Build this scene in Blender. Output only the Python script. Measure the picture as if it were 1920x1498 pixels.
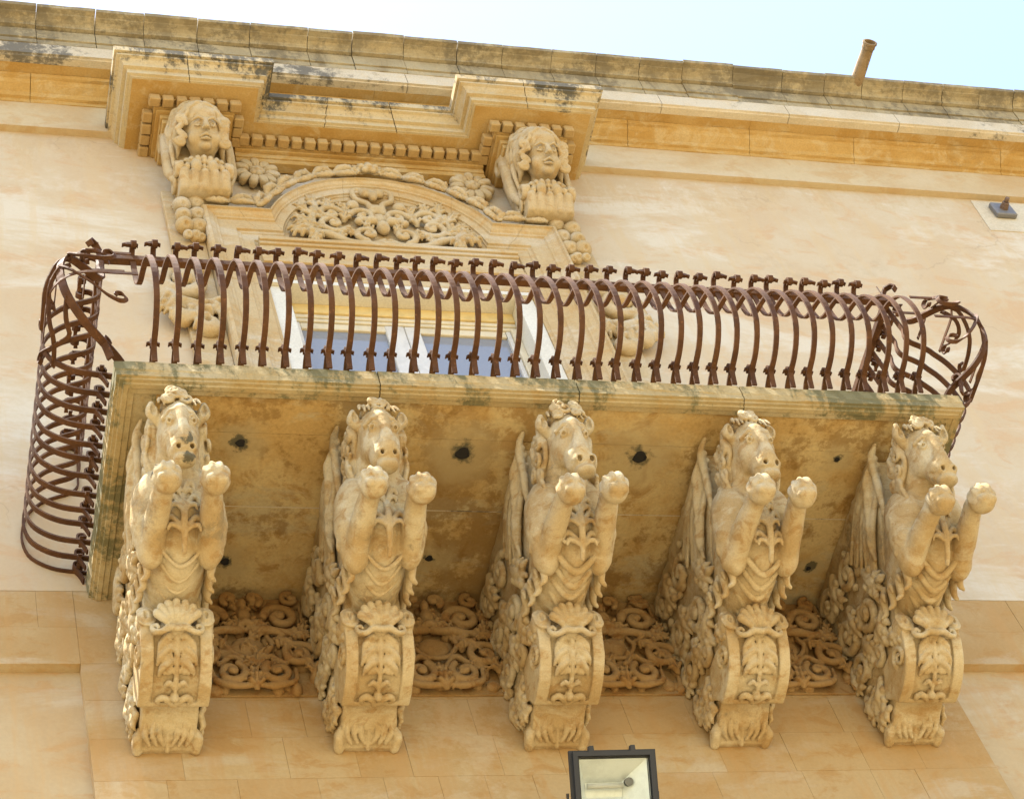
import bpy, bmesh, math, random
import numpy as np
from mathutils import Matrix, Vector
for _o in list(bpy.data.objects): bpy.data.objects.remove(_o)
S = bpy.context.scene
COL = S.collection
rad = math.radians

# ------------------------------------------------------------------ camera
cam_d = bpy.data.cameras.new("camera"); cam = bpy.data.objects.new("camera", cam_d); COL.objects.link(cam)
cam_d.sensor_fit = 'HORIZONTAL'; cam_d.sensor_width = 36.0
cam_d.lens = 78.32; cam_d.clip_start = 0.1; cam_d.clip_end = 2000
_R = ((0.95313382, -0.19836657, -0.22844394), (0.03602212, 0.82409785, -0.56530094), (0.30039697, 0.5305784, 0.79262111))
_r, _d, _f = [Vector(v).normalized() for v in _R]
cam.matrix_world = Matrix(((_r.x, -_d.x, -_f.x, -3.54008701), (_r.y, -_d.y, -_f.y, -7.04814671),
                           (_r.z, -_d.z, -_f.z, -8.7393427), (0, 0, 0, 1)))
S.camera = cam
# ------------------------------------------------------------------ sky, sun, exposure
SUN_EL, SUN_AZ = 74.5, -104.6      # degrees; azimuth from +Y (behind the facade) towards +X
world = bpy.data.worlds.new("World"); S.world = world; world.use_nodes = True
wn = world.node_tree.nodes; wl = world.node_tree.links
sky = wn.new('ShaderNodeTexSky'); sky.sky_type = 'NISHITA'; sky.sun_disc = False
sky.sun_elevation = rad(SUN_EL); sky.sun_rotation = rad(SUN_AZ)
sky.air_density = 1.0; sky.dust_density = 1.6; sky.ozone_density = 1.0
bg = wn['Background']; bg.inputs['Strength'].default_value = 0.15
wl.new(sky.outputs[0], bg.inputs['Color'])
sd = bpy.data.lights.new("sun", 'SUN'); sd.energy = 5.0; sd.angle = rad(0.53); sd.color = (1.0, 0.95, 0.84)
sun = bpy.data.objects.new("sun", sd); COL.objects.link(sun); sun.location = (-6, -4, 12)
_e, _a = rad(SUN_EL), rad(SUN_AZ)
_to = Vector((math.cos(_e) * math.sin(_a), math.cos(_e) * math.cos(_a), math.sin(_e)))
sun.rotation_euler = (-_to).to_track_quat('-Z', 'Y').to_euler()
S.view_settings.view_transform = 'Standard'; S.view_settings.look = 'None'
S.view_settings.exposure = 1.92; S.view_settings.gamma = 1.0; S.view_settings.use_curve_mapping = False
S.render.engine = 'CYCLES'
S.cycles.max_bounces = 8; S.cycles.diffuse_bounces = 5

rng = random.Random(7); nrng = np.random.default_rng(7)

# ================================================================== materials
def nt(name, rough=0.9):
    m = bpy.data.materials.new(name); m.use_nodes = True
    n, l = m.node_tree.nodes, m.node_tree.links
    b = n['Principled BSDF']; b.inputs['Roughness'].default_value = rough
    b.inputs['Specular IOR Level'].default_value = 0.2
    return m, n, l, b
def noise(n, l, vec, scale, detail=4, rough=0.6, dist=0.0):
    t = n.new('ShaderNodeTexNoise'); t.inputs['Scale'].default_value = scale
    t.inputs['Detail'].default_value = detail; t.inputs['Roughness'].default_value = rough
    t.inputs['Distortion'].default_value = dist
    l.new(vec, t.inputs['Vector']); return t.outputs['Fac']
def ramp(n, l, fac, p0, p1, v0=0.0, v1=1.0):
    r = n.new('ShaderNodeMapRange'); r.interpolation_type = 'SMOOTHSTEP'
    r.inputs['From Min'].default_value = p0; r.inputs['From Max'].default_value = p1
    r.inputs['To Min'].default_value = v0; r.inputs['To Max'].default_value = v1
    l.new(fac, r.inputs['Value']); return r.outputs['Result']
def mixc(n, l, fac, a, b):
    m = n.new('ShaderNodeMix'); m.data_type = 'RGBA'; m.clamp_factor = True
    if isinstance(fac, (int, float)): m.inputs[0].default_value = fac
    else: l.new(fac, m.inputs[0])
    for i, c in ((6, a), (7, b)):
        if isinstance(c, tuple): m.inputs[i].default_value = (*c, 1)
        else: l.new(c, m.inputs[i])
    return m.outputs[2]
def mth(n, l, op, a, b=None):
    m = n.new('ShaderNodeMath'); m.operation = op
    for i, c in enumerate((a, b)):
        if c is None: continue
        if isinstance(c, (int, float)): m.inputs[i].default_value = c
        else: l.new(c, m.inputs[i])
    return m.outputs[0]
def posv(n, l, scale=(1, 1, 1), offs=(0, 0, 0)):
    g = n.new('ShaderNodeNewGeometry')
    mp = n.new('ShaderNodeMapping'); mp.inputs['Scale'].default_value = scale; mp.inputs['Location'].default_value = offs
    l.new(g.outputs['Position'], mp.inputs['Vector']); return mp.outputs['Vector']
ALB, SAT = 0.80, 0.95
def tone(c):
    g = 0.3 * c[0] + 0.55 * c[1] + 0.15 * c[2]
    t = [max(0.004, (g + (x - g) * SAT) * ALB) for x in c]; return (t[0] * 1.0, t[1] * 1.005, t[2] * 0.94)
def stone(name, c1, c2, c3=None, patch=1.6, grain=30, bump=0.25, lichen=0.0, lichen_col=(0.07, 0.065, 0.05), lich_scale=5.0,
          vary=0.0, streak=0.0, streak_col=(0.16, 0.13, 0.08), rough=0.92, drip=None, spots=None, lth=0.56, bdist=0.006, pale=None, cracks=0.0, bamt=0.30, boost=(), mottle=1.0, lsoft=0.07):
    c1, c2 = tone(c1), tone(c2); c3 = tone(c3) if c3 else None; pale = tone(pale) if pale else None
    m, n, l, b = nt(name, rough)
    v = posv(n, l)
    f1 = ramp(n, l, noise(n, l, v, patch, 5, 0.62), 0.41, 0.59)
    col = mixc(n, l, f1, c1, c2)
    if c3:
        f2 = ramp(n, l, noise(n, l, posv(n, l, (1, 1, 1.7), (3.1, 7, 1)), patch * 2.7, 6, 0.68, 0.6), 0.50, 0.63)
        col = mixc(n, l, mth(n, l, 'MULTIPLY', f2, 0.8), col, c3)
    if pale:
        f3 = ramp(n, l, noise(n, l, posv(n, l, (0.5, 1, 1.2), (9, 2, 4)), patch * 1.3, 6, 0.7, 0.4), 0.50, 0.63)
        col = mixc(n, l, mth(n, l, 'MULTIPLY', f3, 0.75), col, pale)
    if vary:
        oi = n.new('ShaderNodeObjectInfo')
        col = mixc(n, l, mth(n, l, 'MULTIPLY', oi.outputs['Random'], vary), col, c3 or c2)
    fg = noise(n, l, v, grain * 3, 4, 0.7)
    hs = n.new('ShaderNodeHueSaturation'); l.new(col, hs.inputs['Color'])
    l.new(ramp(n, l, fg, 0.3, 0.7, 1 - 0.10 * mottle, 1 + 0.08 * mottle), hs.inputs['Value']); col = hs.outputs['Color']
    if streak:      # rain streaks: noise stretched down the face
        fs = ramp(n, l, noise(n, l, posv(n, l, (5.0, 5.0, 0.55), (1, 2, 3)), 1.6, 5, 0.65), 0.49, 0.63)
        col = mixc(n, l, mth(n, l, 'MULTIPLY', fs, streak), col, streak_col)
    if drip:        # black lichen creeping down from a wet upper edge; drip = (z of the edge, how far it reaches, strength)
        z0, reach, st = drip
        g = n.new('ShaderNodeNewGeometry'); sx = n.new('ShaderNodeSeparateXYZ'); l.new(g.outputs['Position'], sx.inputs[0])
        dz = mth(n, l, 'DIVIDE', mth(n, l, 'SUBTRACT', z0, sx.outputs['Z']), reach)
        nz = noise(n, l, posv(n, l, (1.0, 1.0, 0.35)), 2.3, 6, 0.72, 0.5)
        nf = noise(n, l, posv(n, l, (1, 1, 0.6)), 26, 5, 0.75)
        k = mth(n, l, 'SUBTRACT', mth(n, l, 'ADD', mth(n, l, 'MULTIPLY', nz, 3.2), mth(n, l, 'MULTIPLY', nf, 1.7)), mth(n, l, 'MULTIPLY', dz, 0.62))
        for bx, bw in boost:
            k = mth(n, l, 'ADD', k, ramp(n, l, mth(n, l, 'ABSOLUTE', mth(n, l, 'SUBTRACT', sx.outputs['X'], bx)), 0.0, bw, bamt, 0.0))
        fk = ramp(n, l, k, 2.10, 2.60)
        col = mixc(n, l, mth(n, l, 'MULTIPLY', fk, st), col, lichen_col if name != 'pale_peach_plaster' else (0.42, 0.30, 0.15))
    if cracks:
        vo = n.new('ShaderNodeTexVoronoi'); vo.feature = 'DISTANCE_TO_EDGE'; vo.inputs['Scale'].default_value = 0.55
        nv = n.new('ShaderNodeTexNoise'); nv.inputs['Scale'].default_value = 2.2; nv.inputs['Detail'].default_value = 6; l.new(v, nv.inputs['Vector'])
        vm = n.new('ShaderNodeVectorMath'); vm.operation = 'MULTIPLY_ADD'; l.new(nv.outputs['Color'], vm.inputs[0]); vm.inputs[1].default_value = (0.9, 0.9, 0.9); l.new(v, vm.inputs[2])
        l.new(vm.outputs[0], vo.inputs['Vector'])
        ln = ramp(n, l, vo.outputs['Distance'], 0.0, 0.006, 1, 0); mk = ramp(n, l, noise(n, l, v, 0.9, 3, 0.5), 0.50, 0.60)
        col = mixc(n, l, mth(n, l, 'MULTIPLY', mth(n, l, 'MULTIPLY', ln, mk), cracks), col, (0.16, 0.11, 0.06))
    if lichen:
        a = noise(n, l, v, lich_scale * 0.35, 4, 0.6); c = noise(n, l, v, lich_scale * 3.2, 6, 0.78)
        k = mth(n, l, 'ADD', mth(n, l, 'MULTIPLY', a, 0.62), mth(n, l, 'MULTIPLY', c, 0.38))
        fl = ramp(n, l, k, lth, lth + lsoft)
        col = mixc(n, l, mth(n, l, 'MULTIPLY', fl, lichen), col, lichen_col)
    if spots:       # stain rings round the drain holes
        g = n.new('ShaderNodeNewGeometry'); tot = None; tot2 = None
        dn = mth(n, l, 'MULTIPLY', mth(n, l, 'SUBTRACT', noise(n, l, v, 9, 5, 0.7), 0.5), 0.22)
        for p, r0 in spots:
            vm = n.new('ShaderNodeVectorMath'); vm.operation = 'DISTANCE'; l.new(g.outputs['Position'], vm.inputs[0]); vm.inputs[1].default_value = p
            d = mth(n, l, 'ADD', vm.outputs['Value'], dn)
            s_ = ramp(n, l, d, r0 * 0.55, r0 * 1.15, 1, 0); w_ = ramp(n, l, d, r0 * 1.5, r0 * 4.2, 1, 0)
            tot = s_ if tot is None else mth(n, l, 'MAXIMUM', tot, s_)
            tot2 = w_ if tot2 is None else mth(n, l, 'MAXIMUM', tot2, w_)
        if 'soffit' in name: col = mixc(n, l, mth(n, l, 'MULTIPLY', tot2, 0.7), col, (0.42, 0.33, 0.17))
        col = mixc(n, l, mth(n, l, 'MULTIPLY', tot, 0.85), col, (0.06, 0.06, 0.04))
    l.new(col, b.inputs['Base Color'])
    bp = n.new('ShaderNodeBump'); bp.inputs['Strength'].default_value = bump; bp.inputs['Distance'].default_value = bdist
    h = mth(n, l, 'ADD', noise(n, l, v, grain, 8, 0.7), mth(n, l, 'MULTIPLY', noise(n, l, v, grain * 0.22, 4, 0.6), 1.2))
    l.new(h, bp.inputs['Height']); l.new(bp.outputs[0], b.inputs['Normal'])
    return m
M = {}
M['plaster'] = stone('pale_peach_plaster', (0.61, 0.495, 0.345), (0.59, 0.445, 0.285), (0.60, 0.40, 0.225), patch=0.9, grain=16, mottle=0.25, bump=0.05, pale=(0.69, 0.615, 0.50), bdist=0.006, streak=0.35, streak_col=(0.50, 0.37, 0.20), lichen=0.25, lichen_col=(0.34, 0.26, 0.16), lich_scale=2.2, lth=0.56, cracks=0.22, drip=(4.76, 0.7, 0.4))
M['lowplaster'] = stone('worn_ochre_plaster', (0.56, 0.43, 0.26), (0.53, 0.375, 0.20), (0.54, 0.335, 0.15), patch=1.1, grain=16, mottle=0.35, bump=0.08, streak=0.45, streak_col=(0.46, 0.30, 0.13), cracks=0.25, pale=(0.60, 0.49, 0.35))
M['ashlar'] = stone('ochre_ashlar', (0.53, 0.38, 0.19), (0.48, 0.315, 0.135), (0.46, 0.265, 0.09), patch=1.7, grain=18, mottle=0.5, bump=0.12, vary=0.5, streak=0.5, streak_col=(0.40, 0.24, 0.09), lichen=0.3, lichen_col=(0.52, 0.43, 0.28), lich_scale=2.4, lth=0.54, pale=(0.56, 0.45, 0.30))
M['frieze'] = stone('frieze_plaster', (0.60, 0.475, 0.30), (0.56, 0.40, 0.22), (0.55, 0.37, 0.18), patch=1.0, grain=16, mottle=0.4, bump=0.08, pale=(0.62, 0.5, 0.34))
M['bed'] = stone('golden_limestone', (0.54, 0.345, 0.12), (0.48, 0.28, 0.075), (0.57, 0.41, 0.20), patch=1.8, grain=24, bump=0.35, lichen=0.12, lth=0.57)
M['gutter'] = stone('weathered_gutter_stone', (0.43, 0.36, 0.235), (0.36, 0.29, 0.175), (0.47, 0.37, 0.215), patch=2.5, grain=26, bump=0.35, vary=0.35, lichen=0.75, lichen_col=(0.15, 0.125, 0.08), lich_scale=5.0, lth=0.505, streak=0.6, streak_col=(0.20, 0.155, 0.085), drip=(5.70, 0.22, 0.6))
M['fillet'] = stone('pale_fillet_stone', (0.66, 0.57, 0.44), (0.60, 0.50, 0.36), (0.66, 0.54, 0.38), patch=2, grain=26, bump=0.3, lichen=0.9, lichen_col=(0.11, 0.10, 0.08), lich_scale=2.6, lth=0.53)
M['hood'] = stone('hood_limestone', (0.58, 0.46, 0.27), (0.52, 0.38, 0.19), (0.58, 0.45, 0.27), patch=2, grain=26, bump=0.3, drip=(4.88, 0.22, 0.92), lichen=0.3, lth=0.6, pale=(0.55, 0.46, 0.32))
M['hoodstone'] = stone('dentil_stone', (0.50, 0.335, 0.14), (0.46, 0.285, 0.105), patch=3, grain=26, bump=0.3)
M['surround'] = stone('carved_surround_stone', (0.56, 0.42, 0.235), (0.53, 0.37, 0.18), (0.53, 0.34, 0.14), patch=2.2, grain=28, bump=0.25, pale=(0.60, 0.50, 0.36))
M['orn'] = stone('pale_carved_stone', (0.57, 0.44, 0.26), (0.51, 0.37, 0.19), (0.48, 0.31, 0.13), patch=3.0, grain=40, bump=0.5, lichen=0.35, lichen_col=(0.24, 0.19, 0.11), lich_scale=8, lth=0.57, pale=(0.58, 0.475, 0.33))
M['white'] = stone('off_white_paint', (0.74, 0.71, 0.64), (0.70, 0.66, 0.58), patch=3, grain=30, bump=0.08)
M['slab'] = stone('slab_limestone', (0.50, 0.385, 0.205), (0.45, 0.325, 0.15), (0.47, 0.31, 0.12), patch=2.4, grain=26, bump=0.35, drip=(0.03, 0.22, 0.93), boost=((-2.3, 0.8), (0.22, 0.5), (1.55, 0.4), (2.1, 0.5)), lichen_col=(0.13, 0.12, 0.06), streak=0.35, streak_col=(0.28, 0.21, 0.09), pale=(0.53, 0.44, 0.28))
HOLES = [(-1.57, -0.97), (-0.46, -0.95), (0.47, -0.96), (1.56, -0.98), (-1.55, -0.25), (-0.51, -0.29), (1.61, -0.26)]
HR = [0.042, 0.066, 0.066, 0.028, 0.04, 0.036, 0.026]
M['soffit'] = stone('stained_soffit_stone', (0.68, 0.51, 0.25), (0.57, 0.37, 0.135), (0.43, 0.245, 0.07), patch=2.1, grain=20, bump=0.5, lichen=0.65, lichen_col=(0.22, 0.125, 0.035), lich_scale=3.8, lth=0.485, lsoft=0.06, pale=(0.57, 0.48, 0.30),
                    spots=[((x, y, -0.12), r) for (x, y), r in zip(HOLES, HR)])
M['corbel'] = stone('carved_corbel_stone', (0.58, 0.46, 0.275), (0.49, 0.345, 0.165), (0.41, 0.25, 0.095), patch=3.6, grain=44, bump=0.6, bdist=0.008, vary=0.15, lichen=0.6, lichen_col=(0.17, 0.14, 0.085), lich_scale=7, lth=0.56, lsoft=0.09, pale=(0.64, 0.55, 0.38))
M['muzzle'] = stone('lichened_corbel_stone', (0.58, 0.46, 0.275), (0.49, 0.345, 0.165), (0.42, 0.26, 0.10), patch=3.6, grain=44, bump=0.6, bdist=0.008, lichen=0.45, lichen_col=(0.17, 0.14, 0.085), lich_scale=7, lth=0.56, pale=(0.64, 0.55, 0.38), spots=[((-1.92, -1.33, -.61), .035), ((-1.92, -1.28, -.68), .03), ((-2.09, -1.30, -.83), .035)])
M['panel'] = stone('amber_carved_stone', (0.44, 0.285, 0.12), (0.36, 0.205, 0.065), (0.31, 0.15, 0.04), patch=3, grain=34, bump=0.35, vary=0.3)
M['terracotta'] = stone('weathered_clay', (0.36, 0.25, 0.14), (0.27, 0.18, 0.09), (0.17, 0.12, 0.06), patch=7, grain=40, bump=0.3)
M['street'] = stone('street_paving', (0.35, 0.28, 0.18), (0.31, 0.24, 0.145), patch=0.5, grain=8, bump=0.3)
m, n, l, b = nt('rusty_wrought_iron', 0.62)
v = posv(n, l)
c = mixc(n, l, ramp(n, l, noise(n, l, v, 7, 5, 0.7), 0.38, 0.62), (0.062, 0.027, 0.0115), (0.092, 0.040, 0.015))
c = mixc(n, l, ramp(n, l, noise(n, l, v, 40, 5, 0.75), 0.55, 0.75), c, (0.17, 0.075, 0.03))
l.new(c, b.inputs['Base Color']); b.inputs['Metallic'].default_value = 0.0; b.inputs['Specular IOR Level'].default_value = 0.18
l.new(ramp(n, l, noise(n, l, v, 18, 4, 0.6), 0.3, 0.7, 0.62, 0.9), b.inputs['Roughness'])
bp = n.new('ShaderNodeBump'); bp.inputs['Strength'].default_value = 0.35; bp.inputs['Distance'].default_value = 0.002
l.new(noise(n, l, v, 90, 5, 0.7), bp.inputs['Height']); l.new(bp.outputs[0], b.inputs['Normal']); M['iron'] = m
def plain(name, colr, rough=0.5, metal=0.0, spec=0.4):
    m, n, l, b = nt(name, rough); v = posv(n, l)
    c2 = tuple(x * 0.86 for x in colr)
    l.new(mixc(n, l, ramp(n, l, noise(n, l, v, 9, 5, 0.7), 0.4, 0.65), colr, c2), b.inputs['Base Color'])
    b.inputs['Metallic'].default_value = metal; b.inputs['Specular IOR Level'].default_value = spec; return m
M['ochrepaint'] = plain('ochre_painted_wood', (0.62, 0.47, 0.20), 0.5)
M['creampaint'] = plain('cream_painted_wood', (0.60, 0.53, 0.37), 0.45)
M['whitewood'] = plain('white_painted_wood', (0.56, 0.54, 0.48), 0.45)
M['greymetal'] = plain('grey_galvanised_metal', (0.19, 0.185, 0.18), 0.55, 0.35)
M['rustybolt'] = plain('rusty_bolt', (0.17, 0.11, 0.075), 0.7, 0.2)
M['blackmetal'] = plain('black_lamp_housing', (0.022, 0.024, 0.026), 0.5)
M['reflector'] = plain('hammered_reflector', (0.74, 0.77, 0.76), 0.42, 0.35)
M['dark'] = plain('dark_hole', (0.02, 0.018, 0.015), 0.95)
m, n, l, b = nt('window_pane_glass', 0.04)
b.inputs['Base Color'].default_value = (0.20, 0.215, 0.24, 1); b.inputs['Specular IOR Level'].default_value = 0.5; b.inputs['IOR'].default_value = 1.5
M['glass'] = m
m, n, l, b = nt('lamp_glass', 0.05); b.inputs['Transmission Weight'].default_value = 1.0; b.inputs['IOR'].default_value = 1.05; b.inputs['Base Color'].default_value = (0.93, 0.96, 0.92, 1)
M['lampglass'] = m

# ================================================================== object helpers
def new_mesh(name, verts, faces, mat, smooth=False):
    me = bpy.data.meshes.new(name)
    if isinstance(verts, np.ndarray):
        nq = len(faces); k = faces.shape[1]
        me.vertices.add(len(verts)); me.vertices.foreach_set('co', verts.astype(np.float32).ravel())
        me.loops.add(nq * k); me.loops.foreach_set('vertex_index', faces.astype(np.int32).ravel())
        me.polygons.add(nq); me.polygons.foreach_set('loop_start', np.arange(0, nq * k, k, dtype=np.int32))
        me.update(calc_edges=True)
    else:
        me.from_pydata(verts, [], faces); me.update()
    if smooth: me.polygons.foreach_set('use_smooth', np.ones(len(me.polygons), bool))
    if mat: me.materials.append(mat)
    return me
def link(name, me, parent=None, origin=(0, 0, 0)):
    """one mesh object whose mesh coordinates count from `origin` in the world"""
    o = bpy.data.objects.new(name, me); COL.objects.link(o)
    if parent:
        o.parent = parent; w = Vector((0, 0, 0)); p = parent
        while p: w += p.location; p = p.parent
        o.location = Vector(origin) - w
    else: o.location = origin
    return o
def thing(name, label, cat, loc=(0, 0, 0), group=None):
    o = bpy.data.objects.new(name, None); COL.objects.link(o); o.location = loc; o.empty_display_size = 0.1
    o['label'] = label; o['category'] = cat; o['kind'] = 'thing'
    if group: o['group'] = group
    return o
def bm_done(name, bm, mat, smooth=False):
    bmesh.ops.recalc_face_normals(bm, faces=bm.faces)
    me = bpy.data.meshes.new(name); bm.to_mesh(me); bm.free(); me.materials.append(mat)
    if smooth: me.polygons.foreach_set('use_smooth', np.ones(len(me.polygons), bool))
    return me
def box_me(name, x0, x1, y0, y1, z0, z1, mat, bev=0.004):
    bm = bmesh.new(); bmesh.ops.create_cube(bm, size=1)
    for q in bm.verts:
        q.co = Vector(((x0 + x1) / 2 + q.co.x * (x1 - x0), (y0 + y1) / 2 + q.co.y * (y1 - y0), (z0 + z1) / 2 + q.co.z * (z1 - z0)))
    if bev: bmesh.ops.bevel(bm, geom=list(bm.edges), offset=bev, segments=1, affect='EDGES')
    return bm_done(name, bm, mat)
def box(name, x0, x1, y0, y1, z0, z1, mat, parent=None, bev=0.004, origin=(0, 0, 0)):
    return link(name, box_me(name, x0, x1, y0, y1, z0, z1, mat, bev), parent, origin)
def prism_x(name, prof, xa, xb, mat, parent=None, mita=0.0, mitb=0.0, seg=1, jit=0.0):
    """closed (y, z) profile extruded along x; ends may be mitred: x = end + mit * (y - y0)"""
    k = len(prof); y0 = prof[0][0]; vs = []
    for i in range(seg + 1):
        t = i / seg
        for (y, z) in prof:
            a = xa + mita * (y - y0); b_ = xb + mitb * (y - y0)
            j = (rng.uniform(-jit, jit) if 0 < i < seg else 0)
            vs.append((a + (b_ - a) * t, y + j, z + j))
    fs = []
    for i in range(seg):
        for j in range(k):
            fs.append((i * k + j, i * k + (j + 1) % k, (i + 1) * k + (j + 1) % k, (i + 1) * k + j))
    fs.append(tuple(range(k - 1, -1, -1))); fs.append(tuple(seg * k + j for j in range(k)))
    bm = bmesh.new(); bv = [bm.verts.new(q) for q in vs]
    for f in fs:
        try: bm.faces.new([bv[i] for i in f])
        except ValueError: pass
    return link(name, bm_done(name, bm, mat), parent)
def loft(name, rings, mat, parent=None, closed_ring=True, caps=True, smooth=False, origin=(0, 0, 0)):
    k = len(rings[0]); bm = bmesh.new(); bv = [[bm.verts.new(p) for p in r] for r in rings]
    for a, c in zip(bv[:-1], bv[1:]):
        for j in range(k if closed_ring else k - 1):
            bm.faces.new((a[j], a[(j + 1) % k], c[(j + 1) % k], c[j]))
    if caps and closed_ring:
        bm.faces.new(list(reversed(bv[0]))); bm.faces.new(bv[-1])
    me = bm_done(name, bm, mat, smooth)
    return link(name, me, parent, origin) if parent is not None or True else me
def ribbon_me(name, pts, w, t, mat, wdir=(1, 0, 0), taper=None):
    """flat iron strap following pts; w across (along wdir), t thick"""
    P = [Vector(p) for p in pts]; wd = Vector(wdir).normalized(); bm = bmesh.new(); rs = []
    for i, p in enumerate(P):
        tg = (P[min(i + 1, len(P) - 1)] - P[max(i - 1, 0)]).normalized()
        ws = (wd - tg * wd.dot(tg)).normalized(); nn = tg.cross(ws)
        s = taper[i] if taper else 1.0
        rs.append([bm.verts.new(p + ws * (a * w / 2 * s) + nn * (c_ * t / 2)) for a, c_ in ((-1, -1), (1, -1), (1, 1), (-1, 1))])
    for a, c_ in zip(rs[:-1], rs[1:]):
        for j in range(4): bm.faces.new((a[j], a[(j + 1) % 4], c_[(j + 1) % 4], c_[j]))
    bm.faces.new(list(reversed(rs[0]))); bm.faces.new(rs[-1])
    return bm_done(name, bm, mat)
def spline(pts, n=6):
    """Catmull-Rom through pts"""
    P = [np.array(p, float) for p in pts]; P = [2 * P[0] - P[1]] + P + [2 * P[-1] - P[-2]]; out = []
    for i in range(1, len(P) - 2):
        for k in range(n):
            t = k / n
            out.append(0.5 * ((2 * P[i]) + (-P[i - 1] + P[i + 1]) * t + (2 * P[i - 1] - 5 * P[i] + 4 * P[i + 1] - P[i + 2]) * t * t + (-P[i - 1] + 3 * P[i] - 3 * P[i + 1] + P[i + 2]) * t ** 3))
    out.append(P[-2]); return out

# ================================================================== carving: signed distance fields meshed with surface nets
class Carve:
    def __init__(s, lo, hi, h):
        s.h = h; s.lo = np.array(lo, float); s.n = np.ceil((np.array(hi) - s.lo) / h).astype(int) + 1
        s.ax = [s.lo[i] + h * np.arange(s.n[i]) for i in range(3)]
        s.F = np.full(s.n, 0.5, np.float32)
    def sl(s, lo, hi):
        a = np.clip(np.floor((np.array(lo) - s.lo) / s.h).astype(int), 0, s.n); b = np.clip(np.ceil((np.array(hi) - s.lo) / s.h).astype(int) + 1, 0, s.n)
        return tuple(slice(i, j) for i, j in zip(a, b))
    def grid(s, sl):
        return (s.ax[0][sl[0]][:, None, None].astype(np.float32), s.ax[1][sl[1]][None, :, None].astype(np.float32), s.ax[2][sl[2]][None, None, :].astype(np.float32))
    def put(s, d, sl, k, sub=False):
        F = s.F[sl]
        if sub:
            d = -d; hh = np.clip(0.5 - 0.5 * (F - d) / k, 0, 1) if k > 0 else None
            s.F[sl] = np.maximum(F, d) if k <= 0 else F * (1 - hh) + d * hh + k * hh * (1 - hh)
        else:
            if k <= 0: s.F[sl] = np.minimum(F, d)
            else:
                hh = np.clip(0.5 + 0.5 * (F - d) / k, 0, 1); s.F[sl] = F * (1 - hh) + d * hh - k * hh * (1 - hh)
    def ell(s, c, r, k=0.02, R=None, sub=False):
        c = np.array(c, float); r = np.array(r if hasattr(r, '__len__') else (r, r, r), float)
        m = (r.max() if R is not None else r) + k + 2 * s.h
        sl = s.sl(c - m, c + m); X, Y, Z = s.grid(sl)
        if 0 in s.F[sl].shape: return
        p = [X - c[0], Y - c[1], Z - c[2]]
        if R is not None:
            R = np.array(R); p = [R[0, i] * p[0] + R[1, i] * p[1] + R[2, i] * p[2] for i in range(3)]
        k0 = np.sqrt(sum((q / a) ** 2 for q, a in zip(p, r))); k1 = np.sqrt(sum((q / (a * a)) ** 2 for q, a in zip(p, r))) + 1e-9
        s.put((k0 * (k0 - 1) / k1).astype(np.float32), sl, k, sub)
    def tube(s, pts, rs, k=0.015, sub=False, flat=None):
        """round-coned polyline; flat=(axis, factor) squashes it along an axis"""
        P = np.array(pts, float); rs = np.array(rs if hasattr(rs, '__len__') else [rs] * len(P), float)
        if len(rs) != len(P): rs = np.interp(np.linspace(0, 1, len(P)), np.linspace(0, 1, len(rs)), rs)
        m = rs.max() + k + 2 * s.h
        sl = s.sl(P.min(0) - m, P.max(0) + m)
        if 0 in s.F[sl].shape: return
        T = np.full(s.F[sl].shape, 0.5, np.float32); off = np.array([q.start for q in sl])
        for i in range(len(P) - 1):
            a, b = P[i].copy(), P[i + 1].copy(); rr = max(rs[i], rs[i + 1]) + k + 2 * s.h
            q = s.sl(np.minimum(a, b) - rr, np.maximum(a, b) + rr)
            X, Y, Z = s.grid(q)
            if flat: Y = Y / flat; a[1] /= flat; b[1] /= flat
            ba = b - a; L2 = float(ba @ ba) + 1e-12
            px, py, pz = X - a[0], Y - a[1], Z - a[2]
            t = np.clip((px * ba[0] + py * ba[1] + pz * ba[2]) / L2, 0, 1)
            d = np.sqrt((px - t * ba[0]) ** 2 + (py - t * ba[1]) ** 2 + (pz - t * ba[2]) ** 2) - (rs[i] + t * (rs[i + 1] - rs[i]))
            if flat: d = d * (flat if flat > .6 else .6)
            w = tuple(slice(u.start - o, u.stop - o) for u, o in zip(q, off))
            T[w] = np.minimum(T[w], d.astype(np.float32))
        s.put(T, sl, k, sub)
    def extrude(s, poly, x0, x1, k=0.01, rnd=0.004, sub=False):
        """polygon in (y, z) extruded between x0 and x1"""
        Q = np.array(poly, float); m = 0.03
        sl = s.sl((x0 - m, *(Q.min(0) - m)), (x1 + m, *(Q.max(0) + m))); X, Y, Z = s.grid(sl)
        py = Y[0]; pz = Z[0]
        d = np.full((py.shape[0], pz.shape[1]), 1e9); sgn = np.ones_like(d)
        for i in range(len(Q)):
            a, b = Q[i], Q[i - 1]; e = b - a; wy = py - a[0]; wz = pz - a[1]
            t = np.clip((wy * e[0] + wz * e[1]) / (e @ e), 0, 1); d = np.minimum(d, (wy - e[0] * t) ** 2 + (wz - e[1] * t) ** 2)
            c1 = pz >= a[1]; c2 = pz < b[1]; c3 = e[0] * wz > e[1] * wy
            flip = (c1 & c2 & c3) | (~c1 & ~c2 & ~c3); sgn = np.where(flip, -sgn, sgn)
        d2 = (sgn * np.sqrt(d))[None]; dx = np.abs(X - (x0 + x1) / 2) - (x1 - x0) / 2
        a = d2 + rnd; b = dx + rnd
        dd = np.minimum(np.maximum(a, b), 0) + np.sqrt(np.maximum(a, 0) ** 2 + np.maximum(b, 0) ** 2) - rnd
        s.put(dd.astype(np.float32), sl, k, sub)
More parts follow.
